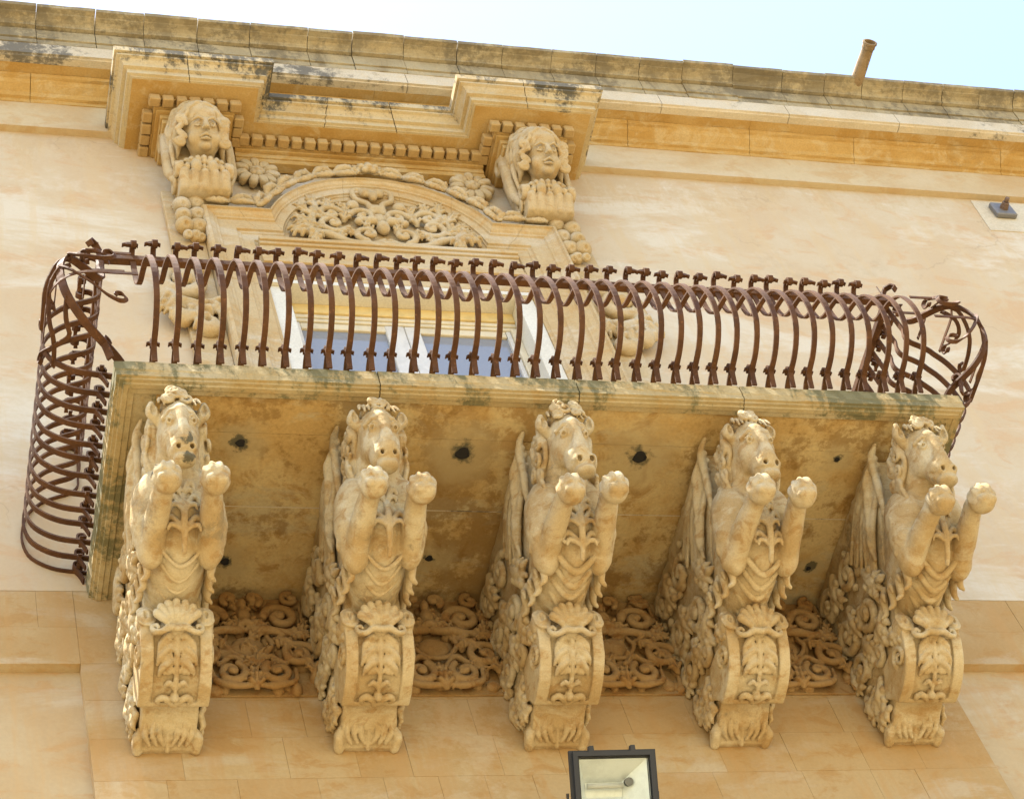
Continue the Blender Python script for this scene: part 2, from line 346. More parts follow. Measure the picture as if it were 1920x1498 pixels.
    def cut(s, axis, val, keep_less):
        sh = [1, 1, 1]; sh[axis] = -1; g = (s.ax[axis] - val).reshape(sh).astype(np.float32)
        s.F = np.maximum(s.F, g if keep_less else -g)
    def wear(s, amp, scale, seed=0, waves=9):
        r = np.random.default_rng(seed); X, Y, Z = s.grid((slice(None),) * 3); acc = 0
        for _ in range(waves):
            kx, ky, kz = r.normal(size=3) * scale; ph = r.uniform(0, 6.28)
            acc = acc + np.sin(X * kx + ph) * np.sin(Y * ky + ph * 1.7) * np.cos(Z * kz + ph * 0.6)
        s.F = s.F + (amp / math.sqrt(waves)) * acc
    def mesh(s):
        F = s.F.copy()
        for ax in range(3):
            for e in (0, -1):
                q = [slice(None)] * 3; q[ax] = e; F[tuple(q)] = np.maximum(F[tuple(q)], s.h * 0.5)
        neg = F < 0; nx, ny, nz = F.shape
        c8 = [F[i:nx - 1 + i, j:ny - 1 + j, k:nz - 1 + k] for i in (0, 1) for j in (0, 1) for k in (0, 1)]
        cnt = sum((c < 0).astype(np.int8) for c in c8); act = (cnt > 0) & (cnt < 8)
        idx = np.argwhere(act); vid = np.full(act.shape, -1, np.int64); vid[act] = np.arange(len(idx))
        vals = np.stack([c[act] for c in c8], 1)
        corners = np.array([(i, j, k) for i in (0, 1) for j in (0, 1) for k in (0, 1)], float)
        acc = np.zeros((len(idx), 3)); num = np.zeros(len(idx))
        for a in range(8):
            for b in range(a + 1, 8):
                if np.abs(corners[a] - corners[b]).sum() != 1: continue
                va, vb = vals[:, a], vals[:, b]; m = (va < 0) != (vb < 0)
                t = np.where(m, va / np.where(m, va - vb, 1), 0)
                acc += m[:, None] * (corners[a] + t[:, None] * (corners[b] - corners[a])); num += m
        V = s.lo + s.h * (idx + acc / num[:, None]); Q = []
        for ax in range(3):
            o1, o2 = [(1, 2), (2, 0), (0, 1)][ax]
            sl0 = [slice(None)] * 3; sl1 = [slice(None)] * 3; sl0[ax] = slice(0, -1); sl1[ax] = slice(1, None)
            A = neg[tuple(sl0)]; B = neg[tuple(sl1)]; e = np.argwhere(A != B)
            e = e[(e[:, o1] > 0) & (e[:, o2] > 0) & (e[:, o1] < F.shape[o1] - 1) & (e[:, o2] < F.shape[o2] - 1)]
            inside = A[tuple(e.T)]
            d1 = np.zeros(3, int); d1[o1] = 1; d2 = np.zeros(3, int); d2[o2] = 1
            q = np.stack([vid[tuple((e - d1 - d2).T)], vid[tuple((e - d2).T)], vid[tuple(e.T)], vid[tuple((e - d1).T)]], 1)
            q[~inside] = q[~inside][:, ::-1]; Q.append(q)
        return V, np.concatenate(Q)
    def obj(s, name, mat, parent=None, origin=(0, 0, 0), pitch=None):
        V, Q = s.mesh()
        if pitch:       # nod about the x axis: (y, z, angle, shift)
            y0, z0, a, sh = pitch[:4]; y, z = V[:, 1] - y0, V[:, 2] - z0; c_, s_ = math.cos(a), math.sin(a)
            if len(pitch) > 4: V[:, 0] *= pitch[4]; y, z = y * pitch[4], z * pitch[4]
            V[:, 1] = y0 + y * c_ - z * s_ + sh[0]; V[:, 2] = z0 + y * s_ + z * c_ + sh[1]
        return link(name, new_mesh(name, V, Q, mat, True), parent, origin)
def spiral(cx, cz, r0, r1, a0, turns, n=22, y=0.0, dy=0.0, p=1.0):
    out = []
    for i in range(n):
        t = i / (n - 1); a = a0 + turns * 2 * math.pi * t; r = r0 + (r1 - r0) * t ** p
        out.append((cx + r * math.cos(a), y + dy * t, cz + r * math.sin(a)))
    return out
def rotm(ax, ang): return np.array(Matrix.Rotation(ang, 3, ax))
# flat-plane ornament drawn on the wall plane (x, z), standing out along -y
def c_scroll(v, cx, cz, r, a0, turns, w, y=-0.02, ball=True, k=0.012):
    v.tube(spiral(cx, cz, r, r * 0.22, a0, turns, 26, y - w * 0.2, -w * 0.5), [w, w * 0.95, w * 0.6], k)
    if ball: v.ell((cx, y - w * 0.9, cz), (r * 0.25, w * 0.9, r * 0.25), k)
def leaf(v, cx, cz, ang, L, W, y=-0.02, th=0.03, lobes=3, k=0.01):
    ca, sa = math.cos(ang), math.sin(ang)
    P = lambda u, t, yy=0: (cx + ca * u - sa * t, y + yy, cz + sa * u + ca * t)
    v.tube([P(0, 0), P(L * .25, 0, -th * .3), P(L * .6, 0, -th * .5), P(L, 0, -th * .3)], [W * .20, W * .36, W * .32, W * .08], k, flat=.42)
    v.tube([P(0, 0, -th * .3), P(L * .5, 0, -th * 1.0), P(L * 1.02, 0, -th * .5)], [W * .10, W * .11, W * .06], k * .5)
    for i in range(lobes):
        u = L * (0.10 + 0.70 * i / max(1, lobes - 1)); s = 1 - 0.45 * i / max(1, lobes - 1)
        for sg in (-1, 1):
            v.tube([P(u * .85, sg * W * .08, -th * .4), P(u + L * .12, sg * W * .34 * s, -th * .8), P(u + L * .24, sg * W * .47 * s, -th * .25)], [W * .10, W * .15 * s, W * .09], k * .5)
def leaf2(v, pt, ang, L, W, **kw): leaf(v, pt[0], pt[1], ang, L, W, **kw)

# ================================================================== ground
gm = new_mesh('ground', [(-400, -400, -10.35), (400, -400, -10.35), (400, 400, -10.35), (-400, 400, -10.35)], [(0, 1, 2, 3)], M['street'])
g = link('ground', gm); g['kind'] = 'structure'

# ================================================================== facade
XL, XR = -7.0, 9.5
fac = thing('palace_facade', 'peach plastered palace facade with golden stone cornice behind the balcony', 'building', (1.2, 0, -10.35))
W_ = lambda nm, *a, mat=M['plaster'], bev=0.0: box(nm, *a, mat, fac, bev)
W_('plaster_wall', XL, -0.86, 0, 0.6, -0.055, 4.76)
W_('plaster_wall', 0.86, XR, 0, 0.6, -0.055, 4.76)
W_('plaster_wall', -0.86, 0.86, 0.005, 0.6, 3.36, 4.76)
W_('frieze', XL, XR, -0.05, 0.6, 4.76, 5.12, mat=M['frieze'])
# cornice: bed moulding, corona with its flat underside, pale fillet
prof_bed = [(0.5, 5.10), (-0.055, 5.10), (-0.065, 5.125), (-0.085, 5.13), (-0.10, 5.16), (-0.15, 5.19), (-0.17, 5.215), (-0.19, 5.22), (-0.20, 5.245), (0.5, 5.245)]
prof_cor = [(-0.27, 5.252), (-0.325, 5.252), (-0.33, 5.262), (-0.345, 5.264), (-0.35, 5.398), (-0.27, 5.398)]
x = XL
while x < XR:
    w = rng.uniform(0.85, 1.35); prism_x('bed_moulding', prof_bed, x, min(x + w, XR) - 0.004, M['bed'], fac, seg=8, jit=0.004); x += w
x = XL
while x < XR:
    w = rng.uniform(0.8, 1.2); prism_x('cornice_fillet', prof_cor, x, min(x + w, XR) - 0.005, M['fillet'], fac, seg=8, jit=0.003); x += w
for a, c in ((XL, -3.0), (-2.998, 0.2), (0.202, 3.1), (3.102, 6.0), (6.002, XR)): W_('cornice_soffit', a, c, -0.2695, 0.5, 5.249, 5.396, mat=M['bed'])
W_('gutter_core', XL, XR, -0.315, 0.5, 5.4005, 5.695, mat=M['gutter'])
gp = [(-0.32, 5.40), (-0.345, 5.40), (-0.352, 5.403), (-0.354, 5.452), (-0.340, 5.456), (-0.340, 5.468), (-0.360, 5.472), (-0.366, 5.585), (-0.346, 5.590), (-0.346, 5.602), (-0.388, 5.604), (-0.392, 5.618), (-0.405, 5.632), (-0.43, 5.645), (-0.458, 5.652), (-0.462, 5.662), (-0.503, 5.664), (-0.510, 5.692), (-0.32, 5.70)]
x = XL
while x < XR:
    w = rng.uniform(0.30, 0.42); dy = rng.uniform(-0.006, 0.006); dz = rng.uniform(-0.004, 0.006)
    prism_x('gutter_stone', [(y + (dy if y < -.33 else 0), z + (dz if z > 5.65 else 0)) for y, z in gp], x, min(x + w, XR) - rng.uniform(0.003, 0.007), M['gutter'], fac, seg=4, jit=0.003); x += w
# band of ashlar below the plaster, central strip, recessed lower panels
def course(x0, x1, z0, z1, y0, lo, hi, mat=M['ashlar']):
    x = x0
    while x < x1 - 0.02:
        w = rng.uniform(lo, hi)
        if x1 - (x + w) < 0.15: w = x1 - x
        box('ashlar_stone', x, x + w - 0.0008, y0 + rng.uniform(-0.001, 0.001), 0.5, z0 + 0.0006, z1 - 0.0002, mat, fac, 0.0008); x += w
for a, c in ((-4.6, -2.27), (2.27, 5.2)):
    course(a, c, -0.33, -0.058, 0.0, 0.42, 0.75); course(a, c, -0.60, -0.33, 0.0, 0.42, 0.75)
z = -0.058
for i in range(12):
    z1 = z; z = z - (0.27 if i < 2 else rng.uniform(0.24, 0.30))
    course(-2.27, 2.27, z, z1, 0.001, 0.22, 0.5)
W_('backing_wall', -2.26, 2.26, 0.05, 0.6, -10.35, -0.06, mat=M['lowplaster'])
W_('lower_wall', XL, -2.268, 0.055, 0.6, -10.35, -0.6, mat=M['lowplaster'])
W_('lower_wall', 2.268, XR, 0.055, 0.6, -10.35, -0.6, mat=M['lowplaster'])
W_('base_wall', -2.266, 2.266, 0.0, 0.049, -10.35, z - 0.002, mat=M['lowplaster'])
for a, c in ((XL, -4.6), (5.2, XR)): W_('ashlar_band', a, c, 0.0, 0.6, -0.6, -0.058, mat=M['ashlar'])
W_('interior_wall', -0.855, 0.855, 0.5, 0.6, -0.05, 3.35, mat=M['plaster'])
W_('roof', XL, XR, 0.6, 9.0, 5.2, 5.35, mat=M['bed'])
W_('side_wall', XL, XL + 0.5, 0.6, 9.0, -10.35, 5.2); W_('side_wall', XR - 0.5, XR, 0.6, 9.0, -10.35, 5.2)
W_('rear_wall', XL, XR, 8.5, 9.0, -10.35, 5.2)

# pale patch with anchor plate, water spout
pt = thing('wall_anchor', 'grey iron anchor plate with bolt on a pale plaster patch, right edge of wall', 'anchor plate', (5.0, 0, 4.5))
bm = bmesh.new(); vs = [bm.verts.new(p) for p in ((4.81, -0.006, 4.735), (5.45, -0.006, 4.735), (5.47, -0.006, 4.285), (4.78, -0.006, 4.285))]
f_ = bm.faces.new(vs); ex = bmesh.ops.extrude_face_region(bm, geom=[f_])
for q in ex['geom']:
    if isinstance(q, bmesh.types.BMVert): q.co.y = 0.01
M['patch'] = stone('patch_plaster', (0.66, 0.58, 0.45), (0.62, 0.52, 0.38), patch=1.5, grain=18, bump=0.2)
link('plaster_patch', bm_done('plaster_patch', bm, M['patch']), pt)
box('anchor_plate', 4.915, 5.085, -0.05, -0.006, 4.475, 4.645, M['greymetal'], pt, 0.008)
def lathe_y(name, rings, cx, cz, mat, parent, n=16, smooth=True):
    return loft(name, [[(cx + r * math.cos(2 * math.pi * i / n), y, cz + r * math.sin(2 * math.pi * i / n)) for i in range(n)] for y, r in rings], mat, parent, smooth=smooth)
nut = lathe_y('nut', [(-0.05, 0.036), (-0.075, 0.036), (-0.077, 0.03), (-0.10, 0.03), (-0.102, 0.024)], 5.0, 4.56, M['rustybolt'], pt, 6, False)
lathe_y('bolt', [(-0.10, 0.017), (-0.14, 0.017), (-0.142, 0.013)], 5.0, 4.56, M['rustybolt'], pt, 10)
sp = thing('rain_spout', 'round clay rain spout jutting out over the cornice against the sky', 'rain spout', (4.09, -0.45, 5.69))
n_ = 20; R0 = 0.047
def ringy(y, r): return [(4.09 + r * math.cos(2 * math.pi * i / n_) + (y + 0.5) * -0.03, y, 5.70 + r * math.sin(2 * math.pi * i / n_)) for i in range(n_)]
loft('pipe', [ringy(y, r) for y, r in ((-0.40, R0 + .006), (-0.52, R0 + .003), (-0.70, R0 - .001), (-0.742, R0 - .001), (-0.745, R0 + .005), (-0.775, R0 + .004), (-0.782, R0 + .011), (-0.795, R0 + .010), (-0.797, R0 - .004), (-0.74, R0 - .010), (-0.45, R0 - .010))], M['terracotta'], sp, smooth=False, caps=True)

# ================================================================== window hood
hood = thing('window_hood', 'stepped stone hood with dentils projecting over the balcony window', 'window hood', (0, 0, 4.62))
HP = [(0.0, 4.862), (0.0, 4.806), (0.020, 4.803), (0.022, 4.785), (0.012, 4.782), (0.014, 4.77), (0.034, 4.762), (0.052, 4.735), (0.060, 4.712), (0.052, 4.708), (0.054, 4.697), (0.078, 4.694), (0.080, 4.645), (0.10, 4.642), (0.10, 4.63)]
# plan of the outer edge, walked left to right; offset goes inward
plan = [(-1.71, -0.0), (-1.71, -0.635), (-0.64, -0.635), (-0.64, -0.38), (0.645, -0.38), (0.645, -0.635), (1.715, -0.635), (1.715, 0.0)]
def inset(d):
    out = []
    for i, p in enumerate(plan):
        nrm = []
        for a, c in ((i - 1, i), (i, i + 1)):
            if a < 0 or c >= len(plan): continue
            t = Vector((plan[c][0] - plan[a][0], plan[c][1] - plan[a][1])).normalized(); nrm.append(Vector((-t.y, t.x)))
        v = Vector(p)
        for q in nrm: v = v + q * -d if False else v - q * -d * 1.0
        out.append(v)
    return out
INS = [inset(d) for d, z in HP]
# check the sign: the offset must shrink the outline
if INS[-1][0].x < plan[0][0]: INS = [inset(-d) for d, z in HP]
for i in range(len(plan) - 1):
    a, c = plan[i], plan[i + 1]; L = math.dist(a, c); cuts = [0, 1] if L < 1.0 else ([0, 0.45, 1] if L < 1.2 else [0, 0.32, 0.66, 1])
    for t0, t1 in zip(cuts[:-1], cuts[1:]):
        rings = []
        for t in (t0 + (0.003 / L if t0 > 0 else 0), (t0 + t1) / 2, t1 - (0.003 / L if t1 < 1 else 0)):
            ring = [tuple((INS[k][i] + (INS[k][i + 1] - INS[k][i]) * t)) + (z,) for k, (d, z) in enumerate(HP)]
            din = 0.16; ii = inset(din) if INS[-1][0].x > plan[0][0] and inset(0.1)[0].x > plan[0][0] else inset(-din)
            e = ii[i] + (ii[i + 1] - ii[i]) * t
            ring += [(e.x, e.y, 4.63), (e.x, e.y, 4.862)]; rings.append(ring)
        loft('corona_moulding', rings, M['hood'], hood)
for x0, x1, yf in ((-1.595, -0.755, -0.52), (-0.7545, 0.7595, -0.265), (0.76, 1.60, -0.52)):
    box('hood_soffit', x0, x1, yf, 0.0, 4.625, 4.70, M['bed'], hood, 0)
for x0, x1, yf in ((-1.56, -0.8, -0.48), (-0.79, 0.79, -0.23), (0.8, 1.56, -0.48)): box('hood_top', x0, x1, yf, 0.0, 4.71, 4.845, M['hood'], hood, 0)
# bed blocks that carry the dentils, stepped inwards
bedp = [(0, 4.624), (0, 4.605), (-0.02, 4.60), (-0.02, 4.545), (-0.03, 4.54), (-0.05, 4.53), (-0.07, 4.50), (-0.075, 4.47)]
for x0, x1, yf in ((-1.475, -0.875, -0.40), (-0.8745, 0.8745, -0.16), (0.875, 1.475, -0.40)):
    for k, (dx, zt, zb) in enumerate(((0.0, 4.6245, 4.603), (0.03, 4.602, 4.545), (0.045, 4.544, 4.52), (0.07, 4.519, 4.47), (0.08, 4.469, 4.42))):
        ex = dx if abs(x0) > 0.9 or x0 > 0 else (0 if x0 < -0.87 and x1 > 0.8 else dx)
        mid = x0 == -0.8745
        box('bed_block', x0 + (0 if mid else dx), x1 - (0 if mid else dx), yf + dx, 0.0 - 0.001 * k, zb, zt, M['bed'], hood, 0.003)
den = box_me('dentil', -0.036, 0.036, -0.066, 0.0, -0.07, 0.0, M['hoodstone'], 0.007)
def dentil(x, y, rot):
    o = link('dentil', den, hood, (x, y, 4.602)); o.rotation_euler = (0, 0, rot + rng.uniform(-.03, .03)); o.scale = (rng.uniform(.92, 1.05), 1, rng.uniform(.92, 1.05))
for s in (-1, 1):
    xa, xb = (0.875, 1.475)
    for i in range(7): dentil(s * (xa + 0.03 + i * (xb - xa - 0.06) / 6), -0.372, 0)
    for i in range(1, 5): dentil(s * 1.446, -0.372 + i * 0.085, math.pi / 2 * s)
    for i in range(1, 4): dentil(s * 0.904, -0.372 + i * 0.075, -math.pi / 2 * s)
for i in range(19): dentil(-0.82 + i * 1.64 / 18, -0.132, 0)

# ================================================================== door surround, tympanum, door
sur = thing('door_surround', 'moulded stone surround with arched top framing the balcony door', 'door surround', (0, 0, 0))
PR = [(0.0, 0.0), (0.0, -0.105), (0.03, -0.125), (0.09, -0.13), (0.11, -0.112), (0.20, -0.098), (0.24, -0.085), (0.28, -0.082), (0.30, -0.07), (0.62, -0.066), (0.64, -0.053), (0.70, -0.05), (0.72, -0.042), (0.93, -0.04), (0.95, -0.028), (1.0, -0.028), (1.0, 0.0)]
def sweep(name, pairs, mat, parent):
    rings = [[(o[0] + (i[0] - o[0]) * s, y, o[1] + (i[1] - o[1]) * s) for s, y in PR] for o, i in pairs]
    return loft(name, rings, mat, parent)
for sg in (-1, 1):
    for za, zb in ((-0.0, 0.9), (0.903, 1.9), (1.903, 2.9)):
        sweep('jamb', [((sg * 1.2, za), (sg * 0.86, za)), ((sg * 1.2, zb), (sg * 0.86, zb))], M['surround'], sur)
    sweep('jamb', [((sg * 1.2, 2.903), (sg * 0.86, 2.903)), ((sg * 1.2, 3.72), (sg * 0.86, 3.42)), ((sg * 0.98, 3.72), (sg * 0.76, 3.42))], M['surround'], sur)
    sweep('architrave', [((sg * 0.978, 3.72), (sg * 0.758, 3.42)), ((sg * 0.755, 3.72), (sg * 0.645, 3.42))], M['surround'], sur)
for k in range(5):
    prs = []
    for i in range(9):
        t = (k + (i / 8) * 0.996) / 5; ao = rad(23 + (157 - 23) * t); ai = rad(2 + (178 - 2) * t)
        prs.append(((0.82 * math.cos(ao), 3.40 + 0.82 * math.sin(ao)), (0.645 * math.cos(ai), 3.40 + 0.645 * math.sin(ai))))
    sweep('arch_stone', prs, M['surround'], sur)
box('tympanum', -0.75, 0.75, -0.022, 0.004, 3.42, 4.10, M['surround'], sur, 0)
for zt, zb, yy in ((3.425, 3.39, -0.085), (3.389, 3.36, -0.07), (3.359, 3.18, -0.055), (3.179, 3.15, -0.066), (3.149, 2.965, -0.05)): box('lintel', -0.862, 0.862, yy, 0.30, zb, zt, M['surround'], sur, 0.003)
box('lintel_soffit', -0.858, 0.858, -0.045, 0.30, 2.925, 2.964, M['white'], sur, 0)
for s in (-1, 1):
    a, c = sorted((s * 0.859, s * 0.745)); box('reveal', a, c, -0.018, 0.30, -0.0, 2.924, M['white'], sur, 0.003)
    a, c = sorted((s * 1.42, s * 1.202)); box('pilaster_strip', a, c, -0.045, 0.0, 0.0, 4.0, M['surround'], sur, 0.004)
door = thing('french_door', 'double glazed french door with cream frame behind the iron railing', 'door', (0, 0.12, 0))
box('door_head', -0.744, 0.744, 0.10, 0.22, 2.83, 2.924, M['ochrepaint'], door)
for za, zb, yy in ((2.795, 2.828, 0.115), (2.765, 2.794, 0.125)): box('door_rail', -0.744, 0.744, yy, 0.2, za, zb, M['creampaint'], door, 0.004)
for s in (-1, 1): a, c = sorted((s * 0.744, s * 0.70)); box('door_post', a, c, 0.115, 0.22, 0.0, 2.764, M['creampaint'], door, 0.003)
for x0, x1 in ((-0.699, -0.004), (0.0, 0.699)):
    lf = box('door_leaf', x0, x1, 0.165, 0.175, 0.03, 0.6, M['whitewood'], door, 0.002)
    for a, c in ((x0, x0 + (0.03 if x0 < -0.1 else 0.095)), (x1 - (0.03 if x0 > -0.1 else 0.125), x1)): box('stile', a, c, 0.132, 0.19, 0.03, 2.762, M['whitewood'], lf, 0.005)
    for za, zb in ((2.70, 2.762), (0.03, 0.3), (1.02, 1.1)): box('leaf_rail', x0 + 0.033, x1 - 0.033, 0.137, 0.186, za, zb, M['creampaint'], lf, 0.004)
    box('pane', x0 + 0.02, x1 - 0.02, 0.155, 0.163, 0.3, 2.71, M['glass'], lf, 0)

# tympanum ornament
def mir(f):
    for s in (-1, 1): f(s)
cz0 = 3.42
ct = thing('scroll_cartouche', 'carved cartouche of leafy scrolls set in the arch above the door', 'carved ornament', (0, -0.02, 3.42))
v = Carve((-0.66, -0.14, 3.36), (0.66, 0.0, 4.24), 0.006)
def half(s):
    am = lambda a: a if s > 0 else math.pi - a
    T = s
    v.tube(spline([(0, -.05, 3.46), (s * .12, -.055, 3.43), (s * .26, -.06, 3.45), (s * .38, -.06, 3.53), (s * .50, -.06, 3.57)]), [.022, .028, .024, .028, .020], .006)
    v.tube(spline([(s * .02, -.05, 3.50), (s * .1, -.05, 3.455), (s * .18, -.05, 3.47)]), [.02, .022, .015], .01)
    c_scroll(v, s * .125, 3.545, .082, am(-1.4), T * 1.15, .023, -.06, True, .005)
    c_scroll(v, s * .115, 3.78, .085, am(0.3), T * 1.1, .023, -.06, True, .005)
    c_scroll(v, s * .34, 3.66, .10, am(-2.6), T * 1.2, .023, -.06, True, .005)
    c_scroll(v, s * .335, 3.79, .088, am(2.6), -T * 1.1, .023, -.06, True, .005)
    v.tube(spline([(s * .44, -.03, 3.58), (s * .46, -.05, 3.72), (s * .42, -.06, 3.85), (s * .44, -.07, 3.95)]), [.018, .024, .024, .014], .006)
    for (x, z, a, L) in ((.46, 3.78, .9, .15), (.42, 3.88, 1.35, .14), (.34, 3.87, 1.7, .12), (.47, 3.68, .45, .13)): leaf(v, s * x, z, am(a), L, .10, -.05, .035)
    for x, z, a, L, w_ in ((.25, 3.74, 1.9, .12, .09), (.40, 3.62, .2, .13, .10), (.27, 3.60, -2.4, .10, .08), (.20, 3.86, .9, .10, .08), (.08, 3.62, 1.0, .09, .07), (.38, 3.72, 1.2, .16, .11)): leaf(v, s * x, z, am(a), L, w_, -.045, .04, 3, .005)
    leaf(v, s * .49, 3.575, am(-.35), .15, .15, -.055, .05); leaf(v, s * .47, 3.55, am(-1.4), .13, .11, -.05, .04); leaf(v, s * .50, 3.60, am(.5), .10, .10, -.06, .04)
    leaf(v, s * .30, 3.50, am(1.6), .08, .07, -.05, .03, 2); leaf(v, s * .2, 3.62, am(-.2), .12, .10, -.035, .03, 2)
    v.tube(spline([(s * .04, -.05, 3.86), (s * .05, -.06, 3.96), (s * .12, -.06, 4.02), (s * .13, -.06, 4.12), (s * .08, -.06, 4.15), (s * .06, -.06, 4.10)]), [.025, .022, .02, .02, .02, .024], .008)
    v.ell((s * .045, -.07, 4.10), (.035, .03, .045), .01); v.ell((s * .16, -.06, 3.93), (.045, .035, .05), .01)
    v.ell((s * .07, -.075, 3.715), (.045, .035, .035), .01); v.ell((s * .155, -.065, 3.715), (.03, .03, .03), .01)
mir(half)
v.ell((0, -.06, 3.655), (.045, .045, .06), .012); v.ell((0, -.055, 3.90), (.06, .03, .05), .012); v.ell((0, -.07, 4.06), (.03, .03, .05), .01); v.ell((0, -.05, 3.78), (.05, .03, .06), .012)
v.wear(0.0018, 60, 3); v.cut(1, -0.019, True); v.obj('carving', M['orn'], ct)

# laurel garland on the arch: each bundle of leaves is a part
ga = thing('laurel_garland', 'stone garland of laurel bundles running over the arched door head', 'garland', (0, -0.06, 3.75))
def bundle_mesh(seed):
    v = Carve((-.12, -.075, -.085), (.12, .03, .085), .006)
    for s in (-1, 1):
        v.tube(spline([(-.092, -.0, s * .016), (-.04, -.016, s * .028), (.03, -.016, s * .028), (.092, -.0, s * .014)]), [.014, .025, .025, .013], .003)
        for q_ in (-.07, -.035, 0, .035): v.tube([(q_, -.018, s * .034), (q_ + .03, -.022, s * .046), (q_ + .05, -.010, s * .044)], [.009, .012, .006], .002)
    v.tube([(-.1, .004, 0), (.1, .004, 0)], .014, .006)
    q = [(-.075 + .025 * i, -.045 + .004 * (i % 2), (.006 if i % 2 else -.007)) for i in range(7)]
    v.tube(q, .013, .003, True); v.tube([(a, b - .012, c - .03 + .004 * (k % 2)) for k, (a, b, c) in enumerate(q)], .004, .002, True)
    v.tube([(a * 1.05, -.034, c - .012) for a, b, c in q], .012, .003, True)
    v.wear(0.004, 70, seed); V, Q = v.mesh(); return new_mesh('laurel_bundle', V, Q, M['orn'], True)
bms = [bundle_mesh(i) for i in range(3)]
path = [np.array(p) for p in ((-1.16, 3.795), (-0.80, 3.785))] + [np.array((0.89 * math.cos(rad(a)), 3.40 + 0.89 * math.sin(rad(a)))) for a in range(152, 27, -4)] + [np.array(p) for p in ((0.80, 3.785), (1.16, 3.795))]
seg = [np.linalg.norm(b - a) for a, b in zip(path[:-1], path[1:])]; tot = sum(seg); cum = np.concatenate([[0], np.cumsum(seg)])
NB = 17
for i in range(NB):
    t = (i + .5) / NB * tot; k = min(np.searchsorted(cum, t) - 1, len(seg) - 1); f = (t - cum[k]) / seg[k]
    p = path[k] * (1 - f) + path[k + 1] * f; d = path[k + 1] - path[k]; a = math.atan2(d[1], d[0])
    if i == NB // 2: continue
    o = link('laurel_bundle', bms[i % 3], ga, (p[0], -.115, p[1] + .01)); o.rotation_euler = (rng.uniform(-.1, .1), -a + rng.uniform(-.05, .05), 0); o.scale = (tot / NB / .205, 1.0, rng.uniform(.95, 1.1))
v = Carve((-.17, -.13, 4.20), (.17, .0, 4.42), .0065)
for i in range(9):
    a = math.pi * i / 8; leaf(v, .05 * math.cos(a), 4.265 + .02 * math.sin(a), a, .10, .055, -.05, .03, 1)
v.ell((0, -.085, 4.285), (.034, .035, .034), .008)
for i in range(5): v.ell((.05 * math.cos(i * 1.257 + .3), -.085, 4.29 + .04 * math.sin(i * 1.257 + .3)), (.024, .022, .022), .006)
v.cut(1, -.002, True); v.obj('flower', M['orn'], ga, (0, -.07, 0.01))
# fruit clusters
for s, lab in ((-1, 'bunch of round stone fruit hanging left of the arched door head'), (1, 'bunch of round stone fruit hanging right of the arched door head')):
    fr = thing('fruit_cluster', lab, 'fruit carving', (s * 1.27, -.06, 3.36), 'fruit bunches at the door head')
    for i, (x, z, r) in enumerate(((-.045, .37, .062), (.05, .31, .06), (-.04, .22, .064), (.055, .18, .055), (-.03, .07, .066), (.06, .055, .06), (.0, -.035, .045), (.05, -.055, .035), (-.035, -.05, .035))):
        vv = Carve((-.08, -.08, -.08), (.08, .08, .08), .007); vv.ell((0, 0, 0), (r, r * .95, r), .001); vv.ell((.004, -r * .72, -r * .72), (.014, .018, .018), .008, sub=True); vv.wear(.003, 40, i)
        vv.obj('fruit', M['orn'], fr, (s * (1.27 + x), -.075 - .02 * (i % 2), 3.42 + z))
    v = Carve((-.15, -.1, 3.7), (.15, 0, 3.9), .007)
    for a in (-2.4, -1.2, -.3, .6, 2.3, 3.3): leaf(v, 0, 3.80, a, .11, .07, -.04, .03, 2)
    v.obj('leaf', M['orn'], fr, (s * 1.26, 0, 0))
# rosettes under the hood
def petal_mesh():
    v = Carve((-.06, -.06, -.02), (.06, .03, .14), .006); v.tube(spline([(0, .0, .01), (0, -.035, .05), (0, -.025, .095), (0, .005, .10)], 4), [.02, .034, .038, .03], .004); v.tube([(0, -.05, .02), (0, -.075, .06), (0, -.06, .12)], .006, .005, True)
    V, Q = v.mesh(); return new_mesh('petal', V, Q, M['orn'], True)
pm = petal_mesh()
for s, lab in ((-1, 'round stone rosette of petals beside the left carved head'), (1, 'round stone rosette with fleshy knob petals beside the right carved head')):
    ro = thing('rosette', lab, 'rosette', (s * .75, -.03, 4.31), 'rosettes under the window hood')
    for i in range(11):
        a = i * 2 * math.pi / 11; o = link('petal', pm, ro, (s * .75 + .055 * math.sin(a), -.045, 4.31 + .055 * math.cos(a))); o.rotation_euler = (rng.uniform(-.2, .1), a, 0)
    v = Carve((-.09, -.13, -.09), (.09, .0, .09), .006)
    for i in range(5): v.ell((.038 * math.cos(i * 1.257), -.075, .038 * math.sin(i * 1.257)), (.03, .034, .03), .006)
    v.ell((0, -.095, 0), (.026, .026, .026), .006); v.ell((0, -.03, 0), (.07, .03, .07), .01); v.obj('rosette_heart', M['orn'], ro, (s * .75, 0, 4.31))
    ro.rotation_euler = (rad(4), 0, 0); ro.scale = (.86, .8, .84)
